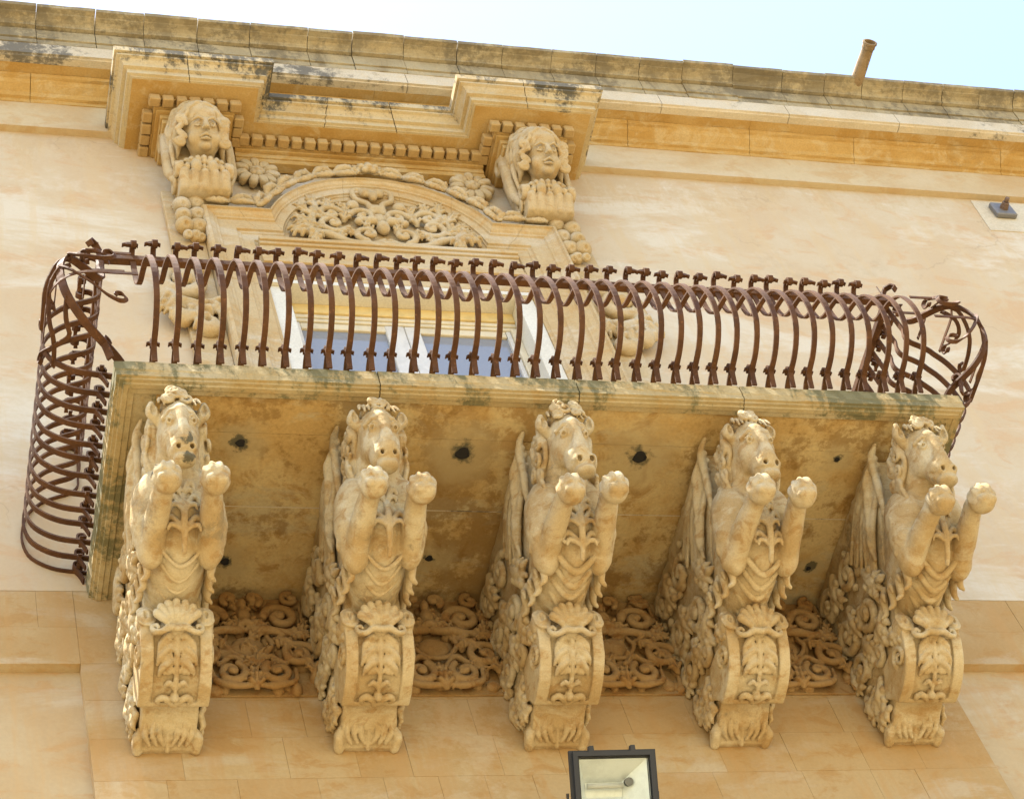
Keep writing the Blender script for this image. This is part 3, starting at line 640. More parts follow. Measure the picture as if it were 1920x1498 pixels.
# big volutes beside the jambs
for s, lab in ((-1, 'large carved leafy volute beside the left door jamb behind the railing'), (1, 'large carved leafy volute beside the right door jamb behind the railing')):
    vo = thing('jamb_volute', lab, 'carved volute', (s * 1.36, 0, 2.2), 'volutes beside the door jambs')
    v = Carve((-.24, -.17, 2.15), (.24, .0, 3.15), .009)
    sg = s
    v.tube(spiral(.04 * sg, 2.80, .15, .035, math.pi / 2, -sg * 1.4, 30, -.06, -.05), [.05, .045, .03], .012)
    v.ell((.04 * sg, -.12, 2.80), (.045, .045, .045), .012)
    v.tube(spline([(.04 * sg, -.05, 2.95), (-.09 * sg, -.06, 3.0), (-.12 * sg, -.05, 3.1)]), [.05, .05, .03], .02)
    v.tube(spline([(.17 * sg, -.06, 2.72), (.12 * sg, -.07, 2.58), (0, -.08, 2.52), (-.06 * sg, -.07, 2.45)]), [.045, .06, .05, .03], .015)
    leaf(v, .10 * sg, 2.62, -1.57 + .5 * sg, .22, .16, -.07, .06); leaf(v, .0, 2.52, -1.57, .22, .16, -.07, .06); leaf(v, -.08 * sg, 2.62, -1.57 - .4 * sg, .2, .15, -.06, .05)
    v.ell((.10 * sg, -.08, 2.42), (.07, .06, .09), .015); v.ell((-.05 * sg, -.075, 2.32), (.08, .06, .08), .015); v.ell((.09 * sg, -.12, 2.45), (.02, .03, .03), .01, sub=True); v.ell((-.04 * sg, -.12, 2.34), (.018, .03, .03), .01, sub=True)
    v.wear(.004, 35, 5 + s); v.cut(1, -.002, True); v.obj('carving', M['orn'], vo, (s * 1.36, 0, 0))

# ================================================================== busts
def bust(ax, lab, sg, seed, open_mouth):
    b_ = thing('cherub_bust', lab, 'carved bust', (ax, 0, 3.8), 'carved heads under the window hood')
    O = (ax, 0, 0)
    # bracket: scrolled console behind the head
    v = Carve((-.24, -.36, 3.76), (.24, .0, 4.64), .009)
    v.extrude([(0, 4.47), (-.30, 4.47), (-.31, 4.40), (-.22, 4.2), (-.20, 4.0), (-.21, 3.9), (-.17, 3.82), (-.10, 3.80), (0, 3.80)], -.165, .165)
    for s in (-1, 1):
        v.tube(spline([(s * .19, -.22, 4.45), (s * .21, -.20, 4.3), (s * .205, -.16, 4.1), (s * .18, -.16, 3.95)]), [.035, .04, .045, .03], .01)
        for q in range(3): v.tube(spline([(s * (.155 + .02 * q), -.30 + .06 * q, 4.38), (s * (.185 + .012 * q), -.26 + .05 * q, 4.2), (s * (.18 + .01 * q), -.22 + .05 * q, 4.02)]), [.015, .02, .012], .006)
        for r in (.055, .03): v.tube([(s * (.17 + .01), -.13 + r * math.cos(a), 3.93 + r * math.sin(a)) for a in np.linspace(0, 6.28, 16)], .013, .004)
        v.tube([(s * .215, -.16 + .05 * math.cos(a), 4.42 + .05 * math.sin(a)) for a in np.linspace(0, 6.28, 14)], .02, .006)
    v.wear(.0025, 50, seed); v.obj('console', M['orn'], b_, O)
    # tongues at the foot
    v = Carve((-.2, -.36, 3.77), (.2, -.02, 4.02), .0075)
    for i in range(5):
        x = -.13 + .065 * i; v.tube([(x, -.19, 3.815), (x, -.245, 3.90)], [.034, .036], .002)
    v.extrude([(-.02, 3.82), (-.17, 3.785), (-.20, 3.795), (-.245, 3.87), (-.2, 3.91), (-.02, 3.91)], -.165, .165, .004)
    for i in range(4):
        x = -.0975 + .065 * i; v.tube([(x, -.262, 3.88), (x, -.275, 3.915)], .0085, .003, True)
    v.obj('fluted_tongue', M['orn'], b_, O)
    # chest leaves and frilled collar
    v = Carve((-.22, -.42, 3.86), (.22, -.1, 4.16), .0075)
    for x, h, r in ((-.055, .075, .038), (.055, .075, .038), (0, .055, .014), (-.112, .055, .020), (.112, .055, .020), (-.155, .07, .024), (.155, .07, .024)):
        v.tube(spline([(x * 1.05, -.235, 3.90), (x, -.275, 3.90 + h * .55), (x * .96, -.275, 3.90 + h)]), [r * .8, r, r * .7], .001)
    for i in range(11):
        a = math.pi * (i / 10) + math.pi; x = .135 * math.cos(a); y = -.25 + .075 * math.sin(a); v.tube([(x * .75, y * .9, 3.965), (x * 1.02, y * .95, 3.998), (x * 1.10, y * .95 - .006, 3.982)], [.016, .018, .012], .003)
    for s in (-1, 1):
        v.tube([(s * .175 + .0, -.235 + .04 * math.cos(a), 3.95 + .04 * math.sin(a)) for a in np.linspace(0, 6.28, 14)], .018, .006)
    v.ell((0, -.21, 3.95), (.155, .055, .065), .01)
    v.wear(.002, 70, seed); v.obj('collar', M['orn'], b_, O)
    # head: one body of neck and face
    v = Carve((-.18, -.52, 3.96), (.18, -.1, 4.52), .0055)
    hx = sg * .012
    v.tube([(0, -.22, 3.98), (hx, -.27, 4.10)], [.085, .072], .02)
    v.ell((hx, -.30, 4.25), (.112, .125, .15), .02); v.ell((hx, -.33, 4.17), (.098, .09, .10), .02)
    for s in (-1, 1): v.ell((hx + s * .055, -.375, 4.165), (.045, .04, .045), .02)
    v.ell((hx, -.40, 4.105), (.035, .03, .028), .02)
    v.ell((hx, -.365, 4.34), (.085, .06, .06), .03)
    for s in (-1, 1):
        v.ell((hx + s * .045, -.440, 4.246), (.029, .027, .020), .008, sub=True)
        v.ell((hx + s * .045, -.414, 4.247), (.021, .018, .014), .003)
        v.tube([(hx + s * .045, -.425, 4.247), (hx + s * .045, -.45, 4.244)], .0075, .002, True)
        v.tube([(hx + s * .016, -.432, 4.272), (hx + s * .045, -.436, 4.284), (hx + s * .078, -.412, 4.268)], [.007, .010, .006], .008)
        v.tube([(hx + s * .022, -.42, 4.236), (hx + s * .045, -.427, 4.228), (hx + s * .068, -.412, 4.238)], [.004, .006, .004], .004)
    v.tube([(hx, -.428, 4.27), (hx, -.455, 4.215)], [.014, .019], .012); v.ell((hx, -.462, 4.205), (.019, .016, .014), .008)
    for s in (-1, 1): v.ell((hx + s * .017, -.446, 4.203), (.012, .012, .010), .006); v.ell((hx + s * .008, -.462, 4.193), .006, .003, sub=True)
    v.tube([(hx - .032, -.425, 4.158), (hx, -.445, 4.166), (hx + .032, -.425, 4.158)], [.007, .012, .007], .006)
    v.tube([(hx - .028, -.425, 4.140), (hx, -.444, 4.136), (hx + .028, -.425, 4.140)], [.007, .012, .007], .006)
    if open_mouth: v.ell((hx, -.448, 4.150), (.022, .02, .008), .004, sub=True)
    else: v.tube([(hx - .032, -.44, 4.150), (hx, -.458, 4.151), (hx + .032, -.44, 4.150)], .0045, .003, True)
    NOD = (-.27, 4.20, rad(31), (-.015, .035), 1.08); head = v.obj('head', M['orn'], b_, O, NOD)
    # hair: wavy locks framing the face
    r = np.random.default_rng(seed); v = Carve((-.26, -.50, 4.0), (.26, -.1, 4.56), .006)
    v.ell((0, -.285, 4.345), (.145, .15, .15), .01); v.ell((hx, -.44, 4.20), (.098, .12, .165), .008, sub=True)
    for s in (-1, 1):
        for i in range(7):
            ro_ = .118 + .016 * i; yy = -.405 + .030 * i; pts = []
            for k in range(9):
                a = math.pi / 2 - (k / 8) * 1.75; w = .007 * math.sin(k * 2.4 + i * 1.9 + s); pts.append((s * (ro_ * .92 + w) * math.cos(a) + s * .006, yy + .006 * math.cos(k * 2.1 + i), 4.285 + (ro_ * 1.22 + w) * math.sin(a)))
            v.tube(spline(pts, 3), [.012, .015, .0165, .014], .0015)
    for s in (-1, 1):
        for i in range(4):
            zc = 4.30 - .055 * i; rr = .035; cc = s * (.142 + .010 * (i % 2))
            v.tube([(cc + rr * (1 - t * .8) * math.cos(s * 9 * t + i), -.39 - .012 * t, zc + rr * (1 - t * .8) * math.sin(9 * t + i)) for t in np.linspace(0, 1, 14)], [.016, .012], .004)
        for i in range(5):
            x0 = s * (.140 + .010 * i); v.tube(spline([(x0, -.35 + .045 * i, 4.36), (x0 + s * .022, -.34 + .045 * i, 4.25), (x0 + s * .004, -.30 + .035 * i, 4.16), (x0 + s * .016, -.27 + .03 * i, 4.07)]), [.02, .024, .022, .012], .004)
    v.wear(.003, 60, seed + 1); v.obj('hair', M['orn'], head, O, NOD[:4] + (.98,))
bust(-1.17, 'carved stone head with long curly hair and closed mouth, left under hood', 1, 11, False)
bust(1.17, 'carved stone head with smooth crown and parted lips, right under hood', 1, 23, True)

# ================================================================== balcony slab
D, HW = 1.33, 2.2
slab = thing('balcony_slab', 'weathered stone balcony slab carried on five horse corbels', 'balcony', (0, -0.6, -0.12))
SP = [(0.0, 0.0), (0.0, -0.062), (0.004, -0.07), (0.004, -0.106), (0.018, -0.108), (0.020, -0.118), (0.036, -0.119), (0.040, -0.129), (0.062, -0.131), (0.066, -0.126), (0.092, -0.127), (0.096, -0.119)]
SPI = SP + [(0.30, -0.119), (0.30, 0.0)]
def slab_stone(p0, p1, m0, m1, inward, nseg=10):
    """moulding stone between plan points; m0/m1 mitre amounts along the run per unit of inset"""
    p0, p1, inward = Vector(p0), Vector(p1), Vector(inward); t = (p1 - p0).normalized(); rings = []
    for i in range(nseg + 1):
        f = i / nseg; ring = []
        for d, z in SPI:
            a = p0 + t * (m0 * d) + inward * d; b = p1 - t * (m1 * d) + inward * d
            jz = rng.uniform(-.004, .002) if z == 0.0 and d == 0 else 0; jd = rng.uniform(-.003, .003) if d < .01 and 0 < i < nseg else 0
            q = a + (b - a) * f + inward * jd; ring.append((q.x, q.y, z + jz))
        rings.append(ring)
    loft('edge_stone', rings, M['slab'], slab)
xs = [-HW, -0.94, 0.07, 0.95, HW]
for i in range(4): slab_stone((xs[i] + (0.003 if i else 0), -D), (xs[i + 1] - 0.003 * (i < 3), -D), 1 if i == 0 else 0, 1 if i == 3 else 0, (0, 1), 14)
for s in (-1, 1):
    slab_stone((s * HW, -0.70), (s * HW, -D), 0, 1, (-s, 0)); slab_stone((s * HW, -0.001), (s * HW, -0.703), 0, 0, (-s, 0))
xx = [-1.9, -0.95, 0.0, 0.9, 1.9]
for r_, (y0, y1) in enumerate(((-1.028, -0.592), (-0.588, -0.002))):
    for i in range(4): box('soffit_stone', xx[i] + .001, xx[i + 1] - .001, y0, y1, -0.118, -0.01, M['soffit'], slab, 0.002)
# strip that closes the soffit between the front moulding and the inner stones
for i in range(4): box('soffit_stone', max(xs[i], -2.0) + .0, min(xs[i + 1], 2.0) - .001, -1.24, -1.0305, -0.1195, -0.012, M['soffit'], slab, 0.0)
for s in (-1, 1): a, c = sorted((s * 1.8995, s * 2.11)); box('soffit_stone', a, c, -1.03, -0.002, -0.1185, -0.011, M['soffit'], slab, 0)
box('mortar_seam', -1.9, 1.9, -.597, -.583, -.1172, -.1, M['fillet'], slab, 0)
for (x, y), r in zip(HOLES, HR):
    loft('drain_hole', [[(x + rr * math.cos(a) * (1 + .2 * math.sin(3 * a + x)), y + rr * math.sin(a), zz) for a in np.linspace(0, 2 * math.pi, 13)[:-1]] for rr, zz in ((r * .55, -0.122), (r * .42, -0.124), (r * .40, -0.119))], M['dark'], slab)

# ================================================================== horse corbels
AX = [-1.93, -0.99, -0.055, 0.91, 1.86]
CL = ['leftmost horse corbel, black lichen on its muzzle, ears spread wide', 'second horse corbel from the left, smooth head with single forehead curl',
      'middle horse corbel with long wavy mane and curled topknot', 'fourth horse corbel from the left, small upright ears and plain crown', 'rightmost horse corbel with big left ear and smiling mouth']
def vol_curve(s):   # front face of the console, s from shell (0) to its lower lip (1): (y, z) and outward normal
    y = -0.575 + 0.30 * s; z = -1.03 - 0.185 * s; bul = 0.062 * math.sin(math.pi * min(1, s * 1.02)) ** 0.8
    return np.array((y - bul * 0.525, z - bul * 0.85)), np.array((-0.525, -0.85))
def make_corbel(i):
    ax = AX[i]; r = np.random.default_rng(40 + i); J = lambda a: float(r.uniform(-a, a)); O = (ax, 0, 0)
    c = thing('horse_corbel', CL[i], 'corbel', (ax, 0, -1.25), 'horse corbels under the balcony'); c.scale = (.88, 1, 1)
    mt = M['muzzle'] if i == 0 else M['corbel']
    # --- bracket: mass that carries the slab
    v = Carve((-.22, -1.2, -1.3), (.22, .0, -.115), .010)
    v.extrude([(0, -.12), (-.98, -.12), (-1.0, -.22), (-.86, -.42), (-.72, -.58), (-.60, -.80), (-.52, -1.0), (-.3, -1.12), (-.12, -1.2), (0, -1.2)], -.150, .150)
    v.wear(.004, 30, i); br = v.obj('bracket', M['corbel'], c, O)
    # --- volute with sunk middle panel
    N = 14; out = [vol_curve(k / N)[0] for k in range(N + 1)]
    poly = [(-0.30, -.98), (-.55, -1.0), (-.585, -1.012)] + [tuple(p) for p in out] + [(-.262, -1.19), (-.25, -1.16), (-.2, -1.1)]
    v = Carve((-.21, -.70, -1.32), (.21, -.1, -.92), .0065)
    v.extrude(poly, -.185, .185, .002, .006)
    inner = [tuple(vol_curve(k / N)[0] + vol_curve(k / N)[1] * .03) for k in range(1, N)]; inner2 = [tuple(vol_curve(k / N)[0] - vol_curve(k / N)[1] * .02) for k in range(N - 1, 0, -1)]
    v.extrude(inner + inner2, -.118, .118, .001, .002, True)
    for s in (-1, 1):
        v.ell((s * .19, -.46, -1.08), (.022, .062, .062), .006, sub=True)
        v.tube([(s * .186, -.46 + q * math.cos(a), -1.08 + q * math.sin(a)) for a, q in zip(np.linspace(0, 9, 26), np.linspace(.055, .012, 26))], [.014, .01], .003)
    v.wear(.0018, 40, i + 3); vo = v.obj('volute', M['corbel'], c, O)
    # leaf carved in the panel
    def mp(s, x, w): p, n_ = vol_curve(s); q = p + n_ * (w - .016); return (x, q[0], q[1])
    v = Carve((-.16, -.72, -1.36), (.16, -.2, -.93), .0055)
    v.tube([mp(s, 0, .012) for s in np.linspace(.02, .62, 8)], [.019, .016, .011], .004)
    for sg in (-1, 1):
        for s0, xx_, r_ in ((.20, .045, .030), (.36, .055, .030), (.50, .045, .024)): v.ell(mp(s0, sg * xx_, .0), (r_ * 1.3, r_, r_), .006)
        for s0, L, q in ((.10, .095, .2), (.26, .10, .17), (.42, .09, .15)):
            a = [mp(s0 - .02, sg * .018, .008), mp(s0 - .03, sg * L * .45, .018), mp(s0 + q * .35, sg * L * .85, .018), mp(s0 + q, sg * L, .008)]
            v.tube(spline(a, 4), [.013, .019, .017, .008], .004)
            for t in (.35, .6, .85): v.tube([mp(s0 + q * .3 * t, sg * L * t, .012), mp(s0 + q * .3 * t + .09, sg * (L * t - .015), .014)], [.011, .007], .003)
        v.tube(spline([mp(.97, sg * .008, .012), mp(.90, sg * .03, .018), mp(.86, sg * .062, .018), mp(.90, sg * .085, .014), mp(.95, sg * .075, .012)], 4), [.014, .018, .016, .010], .003)
        v.tube(spline([mp(.72, sg * .01, .01), mp(.66, sg * .035, .018), mp(.70, sg * .055, .012)], 4), [.010, .014, .009], .003)
    v.ell(mp(.85, 0, .016), (.023, .022, .034), .005); v.tube([mp(.62, 0, .014), mp(.78, 0, .016)], [.014, .010], .004)
    v.wear(.002, 80, i); v.obj('volute_leaf', M['corbel'], vo, O)
    # --- shell over the volute
    v = Carve((-.2, -.76, -1.10), (.2, -.42, -.84), .006)
    for k in range(7):
        a = (k - 3) / 3 * 1.22; dx = math.sin(a); up = math.cos(a)
        p0 = np.array((dx * .025, -.600, -1.020)); p1 = np.array((dx * .112, -.640 - .022 * up, -1.0 + .092 * up))
        v.tube([p0, (p0 + p1) / 2 + np.array((0, -.016, -.008)), p1], [.008, .0185, .0215], .0015)
    v.ell((0, -.575, -.985), (.085, .035, .05), .004)
    for s in (-1, 1):
        v.tube(spline([(0, -.622, -1.040), (s * .045, -.618, -1.030), (s * .085, -.610, -1.050), (s * .120, -.602, -1.040), (s * .128, -.600, -1.010), (s * .105, -.606, -1.002), (s * .098, -.61, -1.022)], 5), [.016, .017, .014, .013, .012, .011, .009], .002)
        v.ell((s * .150, -.565, -.935), (.052, .062, .066), .006); v.ell((s * .155, -.628, -.945), (.010, .02, .026), .004, sub=True)
        v.tube([(s * .150 + .048 * math.cos(t), -.60, -.935 + .058 * math.sin(t)) for t in np.linspace(0, 6.28, 16)], .008, .003)
    v.wear(.0022, 50, i); v.obj('shell', M['corbel'], c, (ax, .005, -.03))
    # --- foot moulding with leaf
    v = Carve((-.2, -.32, -1.36), (.2, .0, -1.1), .0065)
    v.extrude([(0, -1.12), (-.26, -1.12), (-.245, -1.18), (-.205, -1.20), (-.165, -1.235), (-.12, -1.29), (-.06, -1.31), (0, -1.29)], -.16, .16, .004)
    for s in (-1, 1):
        v.tube([(s * .155, -.12, -1.255), (s * .175, -.10, -1.285), (s * .165, -.05, -1.30)], [.03, .035, .03], .006)
        for k, xk in enumerate((.035, .075, .115)): v.tube(spline([(s * .012, -.235, -1.19), (s * xk, -.20, -1.225 - .012 * (k == 1)), (s * (xk + .015), -.14, -1.285), (s * (xk - .012), -.09, -1.31)], 5), [.010, .017, .019, .01], .003)
        v.ell((s * .06, -.155, -1.275), (.024, .02, .022), .005)
    for k in range(5 if i % 2 else 3):
        w0 = .13 / (5 if i % 2 else 3); xc = -.13 + w0 + 2 * w0 * k
        v.tube([(xc + w0 * math.cos(t), -.258 + .006 * math.sin(t), -1.165 + .028 * math.sin(t)) for t in np.linspace(0, math.pi, 9)], .0085, .003)
    v.tube([(0, -.24, -1.19), (0, -.16, -1.25), (0, -.06, -1.315)], [.014, .018, .014], .003)
    v.wear(.003, 60, i + 9); fm = v.obj('foot_moulding', M['corbel'], c, (ax, .03, -.075)); fm.scale = (.92, .95, .88)
    # --- foliage on both flanks
    for s in (-1, 1):
        v = Carve((-.06, -.75, -1.27), (.02, .0, -.13), .0075); q = np.random.default_rng(77 + i)
        def sc(cy, cz_, rr, a0, tn, w): v.tube([(-.012 - .02 * t, cy + rr * (1 - .78 * t) * math.cos(a0 + tn * 6.28 * t), cz_ + rr * (1 - .78 * t) * math.sin(a0 + tn * 6.28 * t)) for t in np.linspace(0, 1, 24)], [w, w * .9, w * .6], .006); v.ell((-.03, cy, cz_), (.022, rr * .3, rr * .3), .006)
        def lf(cy, cz_, an, L, wd):
            P = lambda u, t, d=0: (-.014 - d, cy + math.cos(an) * u - math.sin(an) * t, cz_ + math.sin(an) * u + math.cos(an) * t)
            v.tube([P(0, 0), P(L * .5, 0, .018), P(L, 0, .004)], [wd * .2, wd * .26, wd * .1], .005)
            for u in (.2, .5, .75):
                for sd in (-1, 1): v.tube([P(L * u * .8, 0, .004), P(L * (u + .12), sd * wd * .34, .016), P(L * (u + .2), sd * wd * .52, .004)], [wd * .12, wd * .17, wd * .08], .004)
        sc(-.14, -.30, .10, .5, 1.3, .026); sc(-.40, -.36, .09, 2.6, -1.3, .025); sc(-.16, -.56, .10, 4.2, 1.3, .026); sc(-.40, -.66, .10, 1.0, -1.35, .026); sc(-.13, -.80, .085, .4, 1.3, .024); sc(-.33, -.90, .085, 3.3, -1.3, .024); sc(-.12, -1.03, .07, 1.2, 1.3, .02)
        for cy, cz_, an, L, wd in ((-.27, -.22, -1.2, .2, .13), (-.55, -.5, -1.9, .22, .14), (-.27, -.48, -1.5, .2, .12), (-.52, -.78, -.5, .18, .13), (-.26, -.72, -1.6, .18, .12), (-.24, -.98, -.9, .16, .11), (-.05, -.45, -1.5, .18, .1), (-.05, -.7, -1.5, .18, .1), (-.05, -.92, -1.5, .18, .1), (-.18, -1.14, .2, .14, .09), (-.45, -.92, -2.4, .15, .1)): lf(cy + q.uniform(-.02, .02), cz_, an + q.uniform(-.2, .2), L, wd)
        for _ in range(46):
            cy = q.uniform(-.55, -.03); cz_ = q.uniform(-1.15, -.2)
            if cy < -.1 - .55 * (1.25 + cz_): continue
            v.ell((-.012, cy, cz_), (.02, q.uniform(.014, .03), q.uniform(.014, .03)), .006)
        v.wear(.003, 60, i); v.cut(0, .012, True)
        V, Q = v.mesh()
        if s > 0: V[:, 0] *= -1; Q = Q[:, ::-1]
        V[:, 0] += s * .152
        link('side_foliage', new_mesh('side_foliage', V, Q, M['corbel'], True), c, O)
    # --- wings folded along the flanks
    for s in (-1, 1):
        v = Carve((.08, -1.14, -.86), (.26, -.36, -.14), .0075)
        for k in range(10):
            t = k / 9; st = (.15 + .012 * math.sin(k * 2.2), -1.05 + .10 * t, -.20 - .13 * t); en = (.178 - .008 * (k % 2), -.50 - .08 * t - J(.02), -.36 - .40 * t * .72)
            md = [(a + b_) / 2 for a, b_ in zip(st, en)]; md[0] += .022; md[2] += .03
            v.tube(spline([st, md, en], 6), [.014, .022, .011], .002)
        for k in range(5): v.tube(spline([(.17, -1.03 + .05 * k, -.20 - .05 * k), (.20, -.93 + .05 * k, -.26 - .055 * k), (.185, -.84 + .04 * k, -.34 - .06 * k)], 5), [.012, .021, .010], .002)
        v.tube(spline([(.15, -1.10, -.15), (.172, -1.04, -.20), (.165, -.96, -.36), (.16, -.88, -.52)], 5), [.012, .024, .024, .010], .004)
        v.wear(.003, 50, i + 2); V, Q = v.mesh()
        if s < 0: V[:, 0] *= -1; Q = Q[:, ::-1]
        link('wing', new_mesh('wing', V, Q, M['corbel'], True), c, O)
    # --- the horse: one continuous body
    v = Carve((-.27, -1.46, -1.02), (.27, -.40, -.16), .0068)
    v.ell((0, -.80, -.64), (.158, .29, .27), .03); v.tube([(0, -.50, -.78), (0, -.72, -.74), (0, -.95, -.66)], [.14, .17, .15], .04)
    v.tube([(0, -.95, -.55), (0, -1.08, -.47), (0, -1.18, -.40)], [.155, .128, .115], .03)
    v.ell((0, -.985, -.68), (.12, .11, .15), .03)
    hj = J(.006); tw = (.0, .0, .004, .006, .008)[i]
    v.ell((hj, -1.235, -.378), (.100, .115, .12), .02)
    v.tube([(hj, -1.24, -.45), (hj + tw, -1.262, -.585)], [.094, .074], .02)
    for s in (-1, 1):
        v.ell((hj + s * .056, -1.225, -.475), (.048, .075, .085), .02)
        v.tube([(hj + s * .02, -1.334, -.398), (hj + s * .054, -1.334, -.412), (hj + s * .090, -1.300, -.420)], [.014, .018, .012], .010)
    v.tube([(hj, -1.325, -.40), (hj + tw, -1.325, -.50), (hj + tw, -1.305, -.580)], [.042, .036, .044], .018)
    tw += (.0, -.004, .010, .006, .014)[i]; mc = np.array((hj + tw, -1.246 + (.0, .006, -.008, .004, -.004)[i], -.600 + (.0, .008, -.010, .012, .0)[i])); v.ell(mc, (.080, .070, .074), .016)
    for s in (-1, 1): v.ell(mc + np.array((s * .036, -.050, -.026)), (.028, .024, .026), .014)
    v.ell(mc + np.array((0, -.010, -.070)), (.060, .045, .030), .010)
    for s in (-1, 1):
        ec = np.array((hj + s * .058, -1.318, -.462))
        v.ell(ec + np.array((s * .008, -.030, -.006)), (.033, .028, .027), .005, sub=True); v.ell(ec, (.024, .024, .021), .001)
        v.tube([ec + np.array((s * .005, -.010, -.005)), ec + np.array((s * .011, -.04, -.022))], .0095, .001, True)
        v.tube([ec + np.array((-s * .026, -.014, .006)), ec + np.array((-s * .006, -.024, .023)), ec + np.array((s * .026, -.004, .012))], [.005, .008, .005], .003)
        v.tube([(hj + s * .040, -1.335, -.50), (hj + s * .056, -1.305, -.56)], [.012, .006], .02, True)
        q_ = mc + np.array((s * .033, -.064, -.036)); v.tube([q_ + np.array((0, .02, .014)), q_ + np.array((s * .003, -.02, -.014))], [.0115, .0135], .003, True)
    mo = .014 if i in (2, 4) else .0
    v.tube(spline([mc + np.array((-.088, -.0, -.026 + mo)), mc + np.array((-.055, -.046, -.056)), mc + np.array((0, -.058, -.066)), mc + np.array((.055, -.046, -.056)), mc + np.array((.088, -.0, -.026 + mo))], 5), [.008, .009, .008], .004, True)
    # ears
    el = [.85, .75, .85, .75, 1.1][i]
    for s in (-1, 1):
        if i == 1 and s > 0: pass
        b0 = np.array((s * .100, -1.245, -.362)); tip = b0 + np.array((s * (.045 if i != 3 else .03), -.06, .075)) * el
        v.tube(spline([b0, (b0 + tip) / 2 + np.array((s * .016, -.004, 0)), tip], 5), [.024, .034, .017], .010)
        mm = (b0 + tip) / 2 + np.array((s * .012, -.034, -.016)); v.ell(mm, (.016, .024, .034), .004, sub=True)
    # legs
    for s in (-1, 1):
        e = np.array((s * (.148 + J(.006)), -.875 + J(.015), -.84 + J(.01))); w_ = np.array((s * .122, -1.215, -.815 + J(.008))); pc = np.array((s * .122 + J(.008), -1.288 + J(.016), -.852 + J(.018)))
        v.ell((s * .125, -.97, -.62), (.095, .14, .165), .03); v.tube([(s * .140, -.98, -.62), (s * .158, -.94, -.74), e], [.098, .094, .074], .02)
        v.ell(e + np.array((0, .02, -.02)), (.05, .055, .06), .015)
        v.tube([e, (e + w_) / 2 + np.array((s * .004, 0, .004)), w_], [.066, .062, .052], .014); v.tube([w_, pc], [.048, .055], .01)
        v.ell(pc, (.074, .072, .077), .01)
        for k in range(3):
            p_ = e + np.array((s * .035, .02 - .03 * k, .03 + .055 * k)); v.tube(spline([p_, p_ + np.array((s * .036, -.03, .012)), p_ + np.array((s * .040, -.062, .040)), p_ + np.array((s * .052, -.070, .058))], 3), [.014, .022, .018, .008], .005)
        v.tube([e + np.array((-s * .03, -.04, .05)), e + np.array((s * .01, -.075, .062)), e + np.array((s * .06, -.05, .075))], .006, .006, True)
        # clawed toes gripping a ball: ridges fanning from the top
        for k in range(6):
            a = (k - 2.5) / 2.5 * 1.75; dx = math.sin(a); dn = math.cos(a); pts = []
            for th in (8, 34, 62, 90, 116): t_ = rad(th); pts.append(pc + np.array((dx * .069 * math.sin(t_), -.068 * math.sin(t_) * dn, .074 * math.cos(t_))))
            v.tube(spline(pts, 3), [.005, .0115, .0145, .012, .005], .0015)
        for xk in (-.03, .026): v.ell(pc + np.array((xk, -.038, -.05)), (.026, .024, .020), .016)
        v.tube([pc + np.array((-.05, -.05, -.022)), pc + np.array((0, -.078, -.030)), pc + np.array((.05, -.05, -.022))], .006, .004, True)
    v.wear(.0026, 34, i * 3 + 1); v.wear(.0012, 110, i * 5 + 2)
    ho = v.obj('horse', mt, c, O)
    # ring of hanging leaves round the loins
    v = Carve((-.24, -.92, -1.03), (.24, -.46, -.66), .0065); q = np.random.default_rng(500 + i)
    for k in range(5):
        yb = -.90 + .075 * k; w0 = .135 - .006 * k
        v.tube(spline([(-w0 - .02, yb - .055, -.80), (-w0 * .72, yb, -.875), (0, yb + .055 + .012 * (k % 2), -.918), (w0 * .72, yb, -.875), (w0 + .02, yb - .055, -.80)], 5), [r_ * (.55, .6, 1, .9, 1)[i] for r_ in (.008, .018, .020, .018, .008)], .004)
    for sg in (-1, 1):
        for k in range(4):
            b0 = np.array((sg * (.150 + .006 * k), -.86 + .085 * k, -.80 + .025 * k))
            v.tube(spline([b0, b0 + np.array((sg * .018, .03, -.05)), b0 + np.array((sg * .012, .07, -.105)), b0 + np.array((sg * .035, .09, -.12))], 4), [.016, .024, .018, .010], .003)
            v.tube(spline([b0 + np.array((sg * .01, .02, -.02)), b0 + np.array((sg * .032, .0, -.05)), b0 + np.array((sg * .03, .01, -.085))], 3), [.010, .016, .008], .003)
    v.wear(.002, 60, i); v.obj('loin_leaf', M['corbel'], ho, O)
    # mane
    v = Carve((-.27, -1.40, -.80), (.27, -.86, -.16), .007); q = np.random.default_rng(60 + i)
    ML = [.8, .9, 1.15, .95, 1.15][i]
    for s in (-1, 1):
        v.tube([(s * .085, -1.20, -.33), (s * .105, -1.10, -.44), (s * .125, -1.0, -.58)], [.05, .055, .03], .01)
        for k in range(6):
            t = k / 5; x0 = s * (.100 + .02 * t); y0 = -1.255 + .15 * t; z0 = -.290; pts = [(x0, y0, z0)]
            for m_ in range(1, 7):
                f = m_ / 6; pts.append((s * (.112 + .030 * math.sin(f * 2.2 + t) + .020 * math.sin(8 * f + k * 1.7)), y0 + .06 * f + .15 * f * f + .024 * math.sin(9 * f + k * 2.1), z0 - (.24 + .07 * (k % 3)) * ML * f))
            v.tube(spline(pts, 4), [.010, .0165, .0155, .013, .006], .001)
